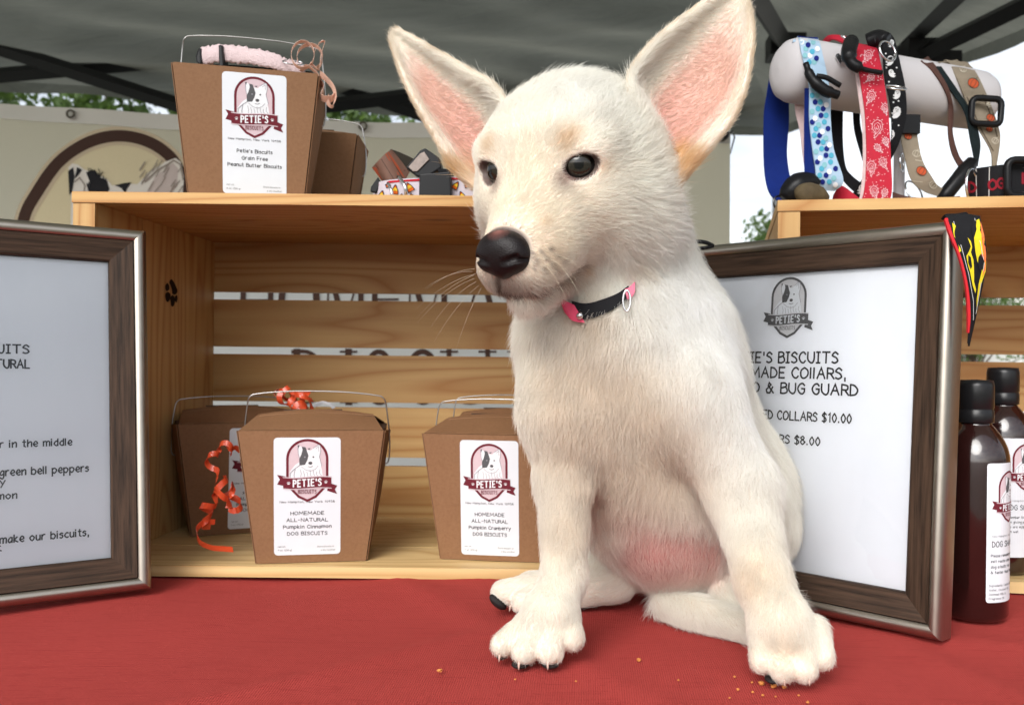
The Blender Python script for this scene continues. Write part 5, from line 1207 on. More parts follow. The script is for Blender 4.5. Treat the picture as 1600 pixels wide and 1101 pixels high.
LO = np.array([-0.165, 0.425, -0.004]); HI = np.array([0.205, 0.800, 0.420])
LO[0] = min(V3(600, 50, .58)[0], V3(755, 930, .63)[0]) - .012; HI[0] = V3(1310, 1000, .49)[0] + .035
DIM = np.ceil((HI - LO) / VOX).astype(int) + 1
def grid_pts(i0, i1):
    ax = [LO[a] + VOX * np.arange(i0[a], i1[a]) for a in range(3)]
    return np.stack(np.meshgrid(*ax, indexing='ij'), -1)
def build_field():
    F = np.full(DIM, 0.05, np.float32)
    for g in ORDER:
        kg, prims = GROUPS[g]
        T = np.full(DIM, 0.05, np.float32); first = True
        blo, bhi = DIM.copy(), np.zeros(3, int)
        for (_, fn, c, rad, k) in prims:
            m = rad + max(k, kg) + .008
            i0 = np.clip(((c - m - LO) / VOX).astype(int), 0, DIM); i1 = np.clip(((c + m - LO) / VOX).astype(int) + 2, 0, DIM)
            sl = tuple(slice(a, b) for a, b in zip(i0, i1))
            d = fn(grid_pts(i0, i1)); T[sl] = smin(T[sl], d, k)
            blo = np.minimum(blo, i0); bhi = np.maximum(bhi, i1)
        sl = tuple(slice(a, b) for a, b in zip(blo, bhi))
        F[sl] = smin(F[sl], T[sl], kg)
    for (vs, fs, uv), bv in zip(EARS, EAR_BVH):
        A = np.array([tuple(v) for v in vs]); m = .010
        i0 = np.clip(((A.min(0) - m - LO) / VOX).astype(int), 0, DIM); i1 = np.clip(((A.max(0) + m - LO) / VOX).astype(int) + 2, 0, DIM)
        P = grid_pts(i0, i1); shp = P.shape[:3]; P = P.reshape(-1, 3)
        d = np.full(len(P), .05, np.float32)
        for q in range(len(P)):
            loc, nrm, idx, dist = bv.find_nearest(Vector(P[q]), .014)
            if loc is not None:
                v = (idx // 14) / 26
                d[q] = dist - (.0027 - .0011 * v)
        sl = tuple(slice(a, b) for a, b in zip(i0, i1))
        F[sl] = smin(F[sl], d.reshape(shp), .007)
    # eye sockets
    for sx in (1, -1):
        C = H(*EYE[sx]['c']); rr = np.array(EYE[sx]['cut']) / 1000 * HS; m = max(rr) + .01
        i0 = ((C - m - LO) / VOX).astype(int); i1 = ((C + m - LO) / VOX).astype(int) + 2
        sl = tuple(slice(a, b) for a, b in zip(i0, i1))
        d = ell(grid_pts(i0, i1), C, rr, EYE[sx]['R']); F[sl] = -smin(-F[sl], d, .003)
    # flat contact with the cloth
    z = LO[2] + VOX * np.arange(DIM[2]); F = -smin(-F, np.broadcast_to(z - 0.0012, DIM), .002)
    return F
def trace(px, py, names=('head',)):
    d = np.array(W(px, py, 1.0) - CAMV); d /= np.linalg.norm(d); o = np.array(CAMV); t = .3
    for _ in range(80):
        f = field_points((o + d * t)[None], names); v = min(float(x[0]) for x in f.values())
        if v < 1e-4: break
        t += v * .8
    return o + d * t
def head_local(P): return (P - HO) @ HR.T / HS * 1000
def eye_axes(sx):
    a = R(34) * sx; t = R(12) * sx
    l = HR[0] * math.cos(a) - HR[1] * math.sin(a); f = HR[1] * math.cos(a) + HR[0] * math.sin(a); u = HR[2]
    l2 = l * math.cos(t) + u * math.sin(t); u2 = u * math.cos(t) - l * math.sin(t)
    return np.array([l2, f, u2])
EYE = {}
for sx, px, py in ((1, 909, 261), (-1, 761, 271)):
    hp = trace(px, py); Rm = eye_axes(sx)
    EYE[sx] = {'w': hp, 'c': head_local(hp - Rm[1] * .0005), 'cut': (8.6, 7.5, 5.4), 'R': Rm, 'ball': hp - Rm[1] * .0113, 'r': .0106}
def surface_nets(F, lo, vox):
    S = F < 0
    nx, ny, nz = F.shape
    c = np.zeros((nx - 1, ny - 1, nz - 1), np.uint8)
    for dx in (0, 1):
        for dy in (0, 1):
            for dz in (0, 1): c += S[dx:nx - 1 + dx, dy:ny - 1 + dy, dz:nz - 1 + dz]
    act = (c > 0) & (c < 8); idx = np.full(act.shape, -1, np.int64); ijk = np.argwhere(act); idx[act] = np.arange(len(ijk))
    acc = np.zeros((len(ijk), 3)); cnt = np.zeros(len(ijk))
    off = [(a, b, d) for a in (0, 1) for b in (0, 1) for d in (0, 1)]
    for o in off:
        for ax in range(3):
            if o[ax]: continue
            o2 = list(o); o2[ax] = 1
            fa = F[ijk[:, 0] + o[0], ijk[:, 1] + o[1], ijk[:, 2] + o[2]]; fb = F[ijk[:, 0] + o2[0], ijk[:, 1] + o2[1], ijk[:, 2] + o2[2]]
            m = (fa < 0) != (fb < 0); t = np.where(m, fa / np.where(fa == fb, 1, fa - fb), 0)
            p = np.tile(np.array(o, float), (len(ijk), 1)); p[:, ax] = t
            acc[m] += p[m]; cnt[m] += 1
    V = lo + vox * (ijk + acc / np.maximum(cnt, 1)[:, None])
    faces = []
    for ax in range(3):
        a1, a2 = (ax + 1) % 3, (ax + 2) % 3
        s0 = [slice(1, -1)] * 3; s0[ax] = slice(0, -1); s1 = list(s0); s1[ax] = slice(1, None)
        A, B = S[tuple(s0)], S[tuple(s1)]
        e = np.argwhere(A != B); flip = A[A != B]
        base = e.copy(); base[:, a1] += 1; base[:, a2] += 1
        q = []
        for d1, d2 in ((0, 0), (-1, 0), (-1, -1), (0, -1)):
            b = base.copy(); b[:, a1] += d1; b[:, a2] += d2; q.append(idx[b[:, 0], b[:, 1], b[:, 2]])
        q = np.stack(q, 1); q[~flip] = q[~flip][:, ::-1]
        faces.append(q)
    Fc = np.concatenate(faces); Fc = Fc[(Fc >= 0).all(1)]
    return V, Fc
def np_mesh(name, V, Q):
    me = bpy.data.meshes.new(name)
    me.vertices.add(len(V)); me.vertices.foreach_set('co', V.astype(np.float32).ravel())
    me.loops.add(Q.size); me.loops.foreach_set('vertex_index', Q.astype(np.int32).ravel())
    me.polygons.add(len(Q)); me.polygons.foreach_set('loop_start', np.arange(0, Q.size, Q.shape[1], dtype=np.int32))
    me.update(calc_edges=True); me.validate()
    me.polygons.foreach_set('use_smooth', [True] * len(me.polygons))
    return me
def relax(V, Q, n, lam=0.5):
    E = np.concatenate([Q[:, [0, 1]], Q[:, [1, 2]], Q[:, [2, 3]], Q[:, [3, 0]]]); E = np.concatenate([E, E[:, ::-1]])
    deg = np.bincount(E[:, 0], minlength=len(V)).astype(float)
    for it in range(n):
        for s in (lam, -lam * 1.03):
            S = np.stack([np.bincount(E[:, 0], weights=V[E[:, 1], a], minlength=len(V)) for a in range(3)], 1)
            V = V + s * (S / np.maximum(deg, 1)[:, None] - V)
    return V
Fld = build_field()
PV, PQ = surface_nets(Fld, LO, VOX)
PV = relax(PV, PQ, 3)
pup_me = np_mesh('body', PV, PQ)
NV = len(pup_me.vertices)
PV = np.empty(NV * 3, np.float32); pup_me.vertices.foreach_get('co', PV); PV = PV.reshape(-1, 3).astype(float)
PN = np.empty(NV * 3, np.float32); pup_me.vertex_normals.foreach_get('vector', PN); PN = PN.reshape(-1, 3).astype(float)
pup_base = G(1010, 950); pup_base.z = 0
puppy = empty('puppy', pup_base)
tag(puppy, 'cream white puppy with huge upright ears sitting on the red tablecloth', 'puppy')
def to_pup(o):
    """children are modelled in world coordinates"""
    o.parent = puppy; o.matrix_parent_inverse = Matrix.Translation(-pup_base); return o
# ---- colours, fur length and comb direction over the body
PUP_BVH = BVHTree.FromPolygons([tuple(v) for v in PV], [tuple(q) for q in PQ.tolist()])
def hitp(px, py):
    d = (W(px, py, 1.0) - CAMV).normalized(); loc, nrm, i, dist = PUP_BVH.ray_cast(CAMV, d)
    return np.array(loc) if loc is not None else V3(px, py, .55)
def gs(d, r): return np.exp(-(d / r) ** 2)
def blob(P, px, py, r): return gs(np.linalg.norm(P - hitp(px, py), axis=1), r)
def sst(a, b, x):
    t = np.clip((x - a) / (b - a), 0, 1); return t * t * (3 - 2 * t)
def nrmz(v): return v / np.maximum(np.linalg.norm(v, axis=-1, keepdims=True), 1e-9)
_nk = rng.normal(size=(3, 6, 3)); _np = rng.uniform(0, 6.28, (3, 6))
def vnoise(P, wl):
    return np.stack([np.sin((P @ (_nk[a] * (6.28 / wl)).T) * .6 + _np[a]).mean(1) * 1.6 for a in range(3)], 1)
ear_u = np.full((2, NV), -1.0); ear_v = np.zeros((2, NV)); ear_front = np.zeros((2, NV), bool); ear_dir = np.zeros((2, NV, 3)); ear_w = np.zeros((2, NV))
for e, ((vs, fs, uv), bv) in enumerate(zip(EARS, EAR_BVH)):
    A = np.array([tuple(v) for v in vs]); lo, hi = A.min(0) - .012, A.max(0) + .012
    for q in np.nonzero(((PV > lo) & (PV < hi)).all(1))[0]:
        loc, n_, idx, dist = bv.find_nearest(Vector(PV[q]), .012)
        if loc is None: continue
        i, j = idx % 14, idx // 14
        ear_u[e, q] = (i + .5) / 14; ear_v[e, q] = (j + .5) / 26
        if n_.dot(CAMV - loc) < 0: n_ = -n_
        ear_front[e, q] = (Vector(PV[q]) - loc).dot(n_) > -0.0003
        ear_w[e, q] = sst(.0085, .0045, dist)
        a = Vector(vs[j * 15 + i]); b = Vector(vs[min(j + 1, 26) * 15 + i]); d = (b - a).normalized()
        acr = (Vector(vs[j * 15 + i + 1]) - a).normalized()
        ear_dir[e, q] = d * 1.0 + acr * (.5 if i < 7 else .25) if ear_front[e, q] else d
gd = field_points(PV); GN = list(ORDER); GDm = np.stack([gd[g] for g in GN], 1)
Wt = np.exp(-(GDm - GDm.min(1, keepdims=True)) / .006); Wt /= Wt.sum(1, keepdims=True)
WG = {g: Wt[:, i] for i, g in enumerate(GN)}
ew = ear_w.max(0); WG['head'] = WG['head'] * (1 - ew)
Q = head_local(PV)
C_cream = np.array((.88, .855, .785)); C_white = np.array((.91, .905, .88)); C_warm = np.array((.84, .77, .645)); C_tan = np.array((.62, .42, .21))
C_pink = np.array((.57, .32, .29)); C_dark = np.array((.035, .028, .026)); C_chest = np.array((.80, .71, .60))
def mixc(C, c, w): return C * (1 - w[:, None]) + np.asarray(c) * w[:, None]
fur = np.tile(C_cream, (NV, 1))
fur = mixc(fur, C_white, np.clip(blob(PV, 1080, 480, .06) + blob(PV, 1150, 640, .05) + .6 * blob(PV, 900, 150, .035), 0, 1))
fur = mixc(fur, C_warm, np.clip(WG['head'] * (gs(np.linalg.norm(Q - np.array((0, 62, -20)), axis=1), 38) * .75 + gs(np.linalg.norm(Q - np.array((0, 45, 18)), axis=1), 18) * .25), 0, .8))
fur = mixc(fur, C_chest, np.clip(.9 * blob(PV, 950, 650, .045) + .85 * blob(PV, 1010, 730, .045) + .5 * blob(PV, 940, 780, .03) + .5 * blob(PV, 900, 580, .03), 0, .85))
for px, py, r, a in ((880, 222, .006, .55), (893, 212, .005, .35), (765, 228, .006, .5), (912, 420, .0035, .6), (902, 432, .003, .5), (880, 446, .004, .35), (985, 410, .008, .2),
                     (850, 348, .003, .3), (700, 262, .012, 0.3), (1172, 900, .018, .3), (880, 830, .02, .15), (940, 262, .005, .35), (850, 395, .012, .15), (868, 405, .010, .15),
                     (1225, 1010, .012, .25), (930, 480, .012, .3)):
    fur = mixc(fur, C_tan, a * blob(PV, px, py, r))
skin = fur * np.array((.90, .80, .74))
# ears
for e in range(2):
    u, v, fr, we = ear_u[e], ear_v[e], ear_front[e], ear_w[e]
    inner = we * fr * sst(.18, .46, u) * sst(1.0, .82, u) * sst(.93, .55, v)
    skin = mixc(skin, (.54, .30, .235), np.clip(inner * 1.1, 0, 1))
    deep = inner * sst(.55, .1, v) * sst(.2, .5, u)
    skin = mixc(skin, (.52, .22, .18), deep * .8)
    fur = mixc(fur, (.66, .44, .355), inner * .8)
    low = we * sst(.62, .92, u) * sst(.30, .08, v); fur = mixc(fur, (.66, .43, .19), low * .35); skin = mixc(skin, (.60, .38, .18), low * .6)
    back = we * (~fr); fur = mixc(fur, (.74, .60, .42), back * .6)
    rim = we * np.maximum(sst(.90, .99, u), sst(.93, 1, v)) * sst(.25, .6, v); fur = mixc(fur, (.66, .48, .26), rim * .28)
# tan tufts where the ears' outer edge meets the head
for px, py, r in ((1072, 262, .010), (1060, 240, .007), (714, 268, .008)):
    wb = blob(PV, px, py, r); fur = mixc(fur, (.66, .42, .18), .85 * wb); skin = mixc(skin, (.6, .38, .18), .8 * wb)
# belly
bel = np.clip(blob(PV, 1050, 866, .026) * 1.1 + blob(PV, 1045, 900, .026) + .8 * blob(PV, 1045, 914, .016) + .9 * blob(PV, 1000, 880, .018) + .8 * blob(PV, 1090, 890, .016) + .45 * blob(PV, 985, 810, .02) + .5 * blob(PV, 1110, 860, .018), 0, 1) * np.clip(WG['torso'] * 2.2, 0, 1) * np.clip(1 - 3 * WG['tail'], 0, 1) * sst(.150, .105, PV[:, 2])
skin = mixc(skin, C_pink, bel); skin = mixc(skin, (.66, .24, .22), .6 * blob(PV, 1025, 870, .006)); skin = mixc(skin, (.36, .17, .15), .8 * blob(PV, 1095, 882, .0016) + .7 * blob(PV, 968, 836, .0018) + .6 * blob(PV, 1067, 836, .0016))
fur = mixc(fur, (.72, .52, .47), bel * .85)
skin = mixc(skin, (.62, .40, .34), .5 * (blob(PV, 1100, 690, .02) + blob(PV, 1150, 1000, .008)))
# face: lips, eyelids, nose surround
eye_d = np.minimum(*[np.abs(np.linalg.norm((PV - EYE[s]['w']) @ EYE[s]['R'].T / np.array((.0106, .013, .0070)), axis=1)) for s in (1, -1)])
lid = sst(1.16, .98, eye_d); skin = mixc(skin, (.05, .035, .03), lid)
for s_ in (1, -1):
    inner_c = EYE[s_]['w'] + EYE[s_]['R'][0] * (-.0125 * s_) - EYE[s_]['R'][2] * .003
    wv = gs(np.linalg.norm(PV - inner_c, axis=1), .0055); fur = mixc(fur, (.34, .22, .17), .75 * wv); skin = mixc(skin, (.2, .11, .09), .8 * wv)
NOSE_C = H(0, 80, -27)
nd = np.linalg.norm((PV - NOSE_C) @ HR.T / np.array((.0178, .020, .0150)), axis=1)
nose_w = sst(1.0, .84, nd); skin = mixc(skin, C_dark * 1.5, nose_w); fur = mixc(fur, (.10, .075, .065), sst(1.02, .88, nd)); chin = sst(-47, -52, Q[:, 2]) * WG['head'] * sst(20, 40, Q[:, 1]); fur = mixc(fur, (.88, .85, .78), chin * .9)
mouth = [hitp(*q_) for q_ in ((778, 438), (780, 452), (800, 457), (825, 456), (850, 451), (875, 441), (895, 429), (908, 414))]
mouth2 = [hitp(780, 452), hitp(764, 450), hitp(750, 440)]
md = np.full(NV, 1.0); mt = np.zeros(NV)
for M_ in (mouth, mouth2):
    for i in range(len(M_) - 1):
        d_ = rc(PV, M_[i], M_[i + 1], 0, 0); md = np.minimum(md, d_)
front = sst(58, 76, Q[:, 1]) * WG['head']
lip = gs(md, .0017) * (.70 + .3 * front); fur = mixc(fur, np.array((.30, .20, .12)) * (1 - front[:, None] * .68), np.clip(lip * 1.1, 0, .95)); skin = mixc(skin, (.06, .04, .035), np.clip(lip * 1.2, 0, 1))
smudge = front * np.exp(-(Q[:, 0] / 14) ** 2) * sst(-48.5, -45.5, Q[:, 2]) * sst(-36, -40, Q[:, 2]); fur = mixc(fur, (.16, .12, .10), np.clip(.5 * smudge, 0, 1)); skin = mixc(skin, (.12, .09, .07), np.clip(.6 * smudge, 0, 1))
for px, py in ((832, 397), (846, 393), (860, 389), (838, 408), (853, 404), (869, 400), (862, 414), (849, 421), (880, 408), (835, 418), (868, 424)):
    wv = blob(PV, px, py, .0014); fur = mixc(fur, (.20, .14, .10), .9 * wv); skin = mixc(skin, (.1, .07, .06), wv)
# groove the mouth a little and lift the lids
PVd = PV - PN * (gs(md, .0019) * (.9 + .3 * front) * .0017)[:, None]
# paw pads: dark undersides
pad = np.zeros(NV)
for g in ('fore_right', 'fore_left', 'hind_left'):
    pad = np.maximum(pad, WG[g] * sst(.0062, .0028, PV[:, 2]))
skin = mixc(skin, (.03, .025, .025), pad)
# fur length in metres
ln = np.full(NV, .010)
ln = ln * (1 - WG['head']) + WG['head'] * (.0050 + .0050 * sst(-40, -50, Q[:, 2]) + .0075 * sst(48, 0, Q[:, 1]) + .009 * sst(-5, -38, Q[:, 2]) * sst(40, 5, Q[:, 1]))
ln = ln + WG['torso'] * .0045 * (1 - bel); ln = ln * (1 - .35 * bel)
for g in ('fore_right', 'fore_left', 'hind_left', 'hind_right'): ln = ln * (1 - WG[g]) + WG[g] * (.0028 + .0024 * sst(.014, .035, PV[:, 2]) + .0045 * sst(.04, .11, PV[:, 2]))
ln = ln * (1 - ew) + ew * .0032
for e in range(2): ln = ln + ear_w[e] * ear_front[e] * (.005 * sst(.34, .05, ear_u[e]) * sst(.75, .25, ear_v[e]) + .004 * sst(.3, .05, ear_v[e]))
ln = ln + .006 * (blob(PV, 712, 270, .009) + blob(PV, 1068, 265, .012))
for e in range(2): ln = ln + ear_w[e] * .0020 * np.maximum(np.maximum(sst(.12, .03, ear_u[e]), sst(.88, .97, ear_u[e])), sst(.92, .99, ear_v[e]))
ln = ln + .003 * WG['tail']
dens = np.ones(NV) * (1 - .80 * bel)
for e in range(2): dens = dens * (1 - ear_w[e] * ear_front[e] * .66 * sst(.10, .3, ear_u[e]) * sst(.95, .7, ear_v[e]))
dens = dens * sst(1.0, 1.12, eye_d) * sst(.92, 1.0, nd) * (1 - pad * .97) * sst(.0005, .002, PV[:, 2])
ln = ln * (.35 + .65 * sst(1.0, 2.0, eye_d)) * (.45 + .55 * sst(.95, 1.9, nd))
# comb
nose_p = H(0, 90, -26)
hd = nrmz(PV - nose_p) + .25 * HR[2] * sst(0, 40, Q[:, 2])[:, None] - .35 * HR[2] * sst(-5, -35, Q[:, 2])[:, None]
body_d = np.tile(np.array((0.0, .12, -1.0)), (NV, 1)); body_d[:, 0] += .8 * np.tanh((PV[:, 0] - hitp(965, 600)[0]) / .05) * WG['torso'] * sst(.08, .16, PV[:, 2])
leg_d = np.tile(np.array((0.0, -.15, -1.0)), (NV, 1)); toe = sst(.035, .018, PV[:, 2])[:, None]; leg_d = leg_d * (1 - toe) + np.array((0, -1, -.25)) * toe
comb = hd * WG['head'][:, None] + body_d * WG['torso'][:, None]
for g in ('fore_right', 'fore_left', 'hind_right'): comb = comb + leg_d * WG[g][:, None]
comb = comb + np.array((-1, -.3, -.2)) * WG['hind_left'][:, None] + np.array((.9, -.35, -.5)) * WG['tail'][:, None]
comb = comb * (1 - ew[:, None]) + (ear_dir * ear_w[:, :, None]).sum(0)
lift = .34 + .26 * WG['torso'] + WG['head'] * (.38 * sst(40, 0, Q[:, 1]) + .30 * sst(-5, -35, Q[:, 2]) * sst(40, 5, Q[:, 1])) - .05 * ew + .12 * (WG['fore_left'] + WG['fore_right'] + WG['tail'])
# write skin colour
ca = pup_me.color_attributes.new('skin', 'FLOAT_COLOR', 'POINT')
ca.data.foreach_set('color', np.concatenate([np.clip(skin, 0, 1), np.ones((NV, 1))], 1).astype(np.float32).ravel())
pup_me.vertices.foreach_set('co', PVd.astype(np.float32).ravel())
n = NB('puppy_skin'); at = n.add('ShaderNodeAttribute', attribute_name='skin'); v = n.coord()
n.col(n.mix(n.noise(v, 300, 4), at.outputs['Color'], n.mix(.18, at.outputs['Color'], (.5, .3, .24)))); n.set(Roughness=.6)
n.b.inputs['Subsurface Weight'].default_value = .18; n.b.inputs['Subsurface Radius'].default_value = (.006, .002, .001); n.b.inputs['Subsurface Scale'].default_value = 1.0
n.bump(n.noise(v, 900, 3), .25, .0004)
pup_me.materials.append(n.m)
body = bpy.data.objects.new('body', pup_me); link(body); to_pup(body)

# ---- fur
NH = 520000
tri = np.concatenate([PQ[:, [0, 1, 2]], PQ[:, [0, 2, 3]]])
e1 = PV[tri[:, 1]] - PV[tri[:, 0]]; e2 = PV[tri[:, 2]] - PV[tri[:, 0]]; area = np.linalg.norm(np.cross(e1, e2), axis=1) * .5
facing = (nrmz(np.cross(e1, e2)) * nrmz(np.array(CAMV) - PV[tri[:, 0]])).sum(1)
wgt = area * dens[tri].mean(1) * (.35 + .65 * sst(-.6, 0, facing))          # the far side needs fewer hairs
pick = rng.choice(len(tri), NH, p=wgt / wgt.sum())
r1 = np.sqrt(rng.random(NH)); r2 = rng.random(NH); bc = np.stack([1 - r1, r1 * (1 - r2), r1 * r2], 1)
T3 = tri[pick]
def itp(A): return (A[T3] * (bc if A.ndim == 1 else bc[:, :, None])).sum(1)
P0 = itp(PV); N0 = nrmz(itp(PN)); C0 = itp(comb); L0 = itp(ln) * np.clip(rng.normal(.92, .22, NH), .4, 1.6); LF = itp(lift); FC = itp(fur)
N0 = np.where(((N0 * nrmz(np.cross(e1, e2))[pick]).sum(1) < 0)[:, None], -N0, N0)
C0 = nrmz(nrmz(C0) + .34 * vnoise(P0, .034) + .20 * vnoise(P0, .010) + rng.normal(0, .22, (NH, 3)))
C0 = nrmz(C0 - N0 * (C0 * N0).sum(1, keepdims=True))
D = nrmz(C0 + N0 * (LF * rng.uniform(.5, 1.7, NH))[:, None])
NP = 5; ts = np.linspace(0, 1, NP)
pts = np.zeros((NH, NP, 3))
grav = np.array((0, 0, -.25))
for k, t in enumerate(ts):
    pts[:, k] = P0 + (D * t + (C0 * .25 + grav * .4 - N0 * .22) * t * t)* L0[:, None]
# clumping: tips lean to a shared lock
from mathutils.kdtree import KDTree
NCL = 26000; cid = rng.choice(NH, NCL, replace=False); kd = KDTree(NCL)
for i, c in enumerate(cid): kd.insert(P0[c], i)
kd.balance()
near = np.fromiter((cid[kd.find(p)[1]] for p in P0), np.int64, NH)
cl = (.20 * sst(.004, .012, L0))[:, None]
for k, t in enumerate(ts):
    tgt = pts[near, k]; wv = cl * t ** 1.5
    ok = (np.linalg.norm(tgt - pts[:, k], axis=1) < .006)[:, None]
    pts[:, k] = np.where(ok, pts[:, k] * (1 - wv) + tgt * wv, pts[:, k])
pts[:, :, 2] = np.maximum(pts[:, :, 2], .0006)
bright = np.clip(rng.normal(1.0, .04, (NH, 1)) * (1 + .05 * vnoise(P0, .02)[:, :1]), .75, 1.12)
def make_curves(name, pts, rad, colr, mat):
    n_, m_ = pts.shape[:2]
    hc = bpy.data.hair_curves.new(name); hc.add_curves([m_] * n_)
    hc.attributes['position'].data.foreach_set('vector', pts.astype(np.float32).ravel())
    ra = hc.attributes.get('radius') or hc.attributes.new('radius', 'FLOAT', 'POINT'); ra.data.foreach_set('value', np.ascontiguousarray(rad, np.float32).ravel())
    co = hc.attributes.new('tint', 'FLOAT_COLOR', 'POINT'); co.data.foreach_set('color', np.ascontiguousarray(colr, np.float32).ravel())
    hc.materials.append(mat); o = bpy.data.objects.new(name, hc); link(o); to_pup(o); return o
n = NB('fur'); at = n.add('ShaderNodeAttribute', attribute_name='tint'); n.col(at.outputs['Color']); n.set(Roughness=.55); n.b.inputs['Specular IOR Level'].default_value = .25
tr = n.add('ShaderNodeBsdfTranslucent'); n.ln(at.outputs['Color'], tr.inputs[0]); ms = n.add('ShaderNodeMixShader'); ms.inputs[0].default_value = .48
n.ln(n.b.outputs[0], ms.inputs[1]); n.ln(tr.outputs[0], ms.inputs[2]); n.ln(ms.outputs[0], n.o.inputs[0]); fur_mat = n.m
thick = (.00008 * np.array([1, .95, .8, .55, .15]))
colr = np.ones((NH, NP, 4)); base = np.clip(FC * bright, 0, .92)
for k in range(NP): colr[:, k, :3] = base
fur_o = make_curves('fur', pts, np.tile(thick, (NH, 1)), colr, fur_mat)

# whiskers
wh = []
for px, py, dx, dy, dz, l in ((742, 420, -1, -.15, -.1, .030), (740, 430, -1, -.2, -.35, .034), (744, 440, -1, -.1, -.6, .036), (748, 446, -.8, -.1, -.8, .034), (738, 424, -1, .1, .05, .028), (752, 450, -.6, -.2, -1, .030), (741, 435, -1, .2, -.5, .038), (743, 428, -1, .1, -.2, .036),
                             (860, 405, .8, -.5, -.5, .022), (850, 412, .6, -.6, -.7, .024), (868, 398, .9, -.4, -.3, .02), (875, 415, .8, -.5, -.7, .02), (890, 235, .3, -.5, .8, .014), (884, 238, -.1, -.5, .9, .012)):
    p = hitp(px, py); d = nrmz(np.array((dx, dy, dz))); ex = rng.normal(0, .06, 3)
    wh.append([p + (d + ex) * l * t + np.array((0, 0, -.4)) * l * t * t for t in np.linspace(0, 1, 7)])
wh = np.array(wh); make_curves('whiskers', wh, np.tile(.00008 * np.array([1, .9, .8, .7, .55, .4, .15]), (len(wh), 1)), np.tile(np.array((.75, .66, .52, 1)), (len(wh), 7, 1)), fur_mat)

# ---- nose
nlo = NOSE_C - .024; nd_ = np.array([80, 80, 80]); nv = .0006
ax = [nlo[a] + nv * np.arange(80) for a in range(3)]; NPp = np.stack(np.meshgrid(*ax, indexing='ij'), -1)
NF = ell(NPp, H(0, 80, -25.5), np.array((.0150, .0105, .0105)), HR)
NF = smin(NF, ell(NPp, H(0, 81, -32.5), np.array((.0085, .0085, .0085)), HR), .006)
NF = smin(NF, ell(NPp, H(7.5, 81, -29.5), np.array((.0075, .0085, .008)), HR), .004); NF = smin(NF, ell(NPp, H(-7.5, 81, -29.5), np.array((.0075, .0085, .008)), HR), .004)
for s in (1, -1):
    NF = -smin(-NF, rc(NPp, H(5.0 * s, 90.5, -30), H(11.0 * s, 87.0, -28), .0026, .0018), .0015)
    NF = -smin(-NF, rc(NPp, H(10.5 * s, 87.5, -29), H(14.0 * s, 82.0, -30), .0014, .0009), .001)
NF = -smin(-NF, rc(NPp, H(0, 92.0, -28.5), H(0, 89.5, -40.5), .0010, .0012), .001)
nV, nQ = surface_nets(NF.astype(np.float32), nlo, nv); nV = relax(nV, nQ, 1)
n = NB('nose_leather'); v = n.coord(); f = n.noise(v, 120, 4)
pk = n.add('ShaderNodeVectorMath', operation='DISTANCE'); tcx = n.add('ShaderNodeTexCoord'); n.ln(tcx.outputs['Object'], pk.inputs[0])
pk.inputs[1].default_value = tuple(H(0, 82, -16))
fac = n.ramp(pk.outputs['Value'], [(.0, (.7, .7, .7)), (.0025, (.45, .45, .45)), (.0055, (0, 0, 0))])
n.col(n.mix(fac, n.mix(f, (.005, .0035, .004), (.011, .007, .007)), (.30, .12, .10))); n.set(Roughness=.44); n.b.inputs['Specular IOR Level'].default_value = .22
vo = n.add('ShaderNodeTexVoronoi'); vo.inputs['Scale'].default_value = 1100; n.ln(v, vo.inputs['Vector']); n.bump(vo.outputs['Distance'], .35, .0004)
me = np_mesh('nose', nV, nQ); me.materials.append(n.m); o = bpy.data.objects.new('nose', me); link(o); to_pup(o)

# ---- eyes
def eye_mat():
    n = NB('eyeball'); tcx = n.add('ShaderNodeTexCoord'); sp = n.add('ShaderNodeSeparateXYZ'); n.ln(tcx.outputs['Object'], sp.inputs[0])
    cb = n.add('ShaderNodeCombineXYZ'); n.ln(sp.outputs[0], cb.inputs[0]); n.ln(sp.outputs[2], cb.inputs[1])
    le = n.add('ShaderNodeVectorMath', operation='LENGTH'); n.ln(cb.outputs[0], le.inputs[0])
    x = n.math('MULTIPLY', le.outputs['Value'], 100.0)          # 1.0 = 10 mm
    ang = n.noise(n.coord('Object', (500, 0, 500)), 1.0, 3)
    iris = n.mix(ang, (.008, .0065, .004), (.028, .023, .015))
    c = n.ramp(x, [(.0, (.003, .003, .004)), (.27, (.003, .003, .004)), (.31, (1, 1, 1)), (.60, (1, 1, 1)), (.70, (.0, .0, .0))])
    n.col(n.mix(1.0, iris, c, 'MULTIPLY')); n.set(Roughness=.10, Specular_IOR_Level=.35, Coat_Weight=.35, Coat_Roughness=.02)
    return n.m
em = eye_mat()
for s in (1, -1):
    bm = bmesh.new(); bmesh.ops.create_uvsphere(bm, u_segments=48, v_segments=32, radius=EYE[s]['r'])
    o = bm_obj('eye', bm, em, None, smooth=True)
    look = nrmz(EYE[s]['R'][1] * .9 + np.array((-.18, -.35, .10)) * .7)
    yv = Vector(-look); zv = Vector((0, 0, 1)); xv = yv.cross(zv).normalized(); zv = xv.cross(yv).normalized()
    M = Matrix((xv, yv, zv)).transposed().to_4x4(); M.translation = Vector(EYE[s]['ball'])
    o.parent = puppy; o.matrix_parent_inverse = Matrix.Translation(-pup_base); o.matrix_basis = M

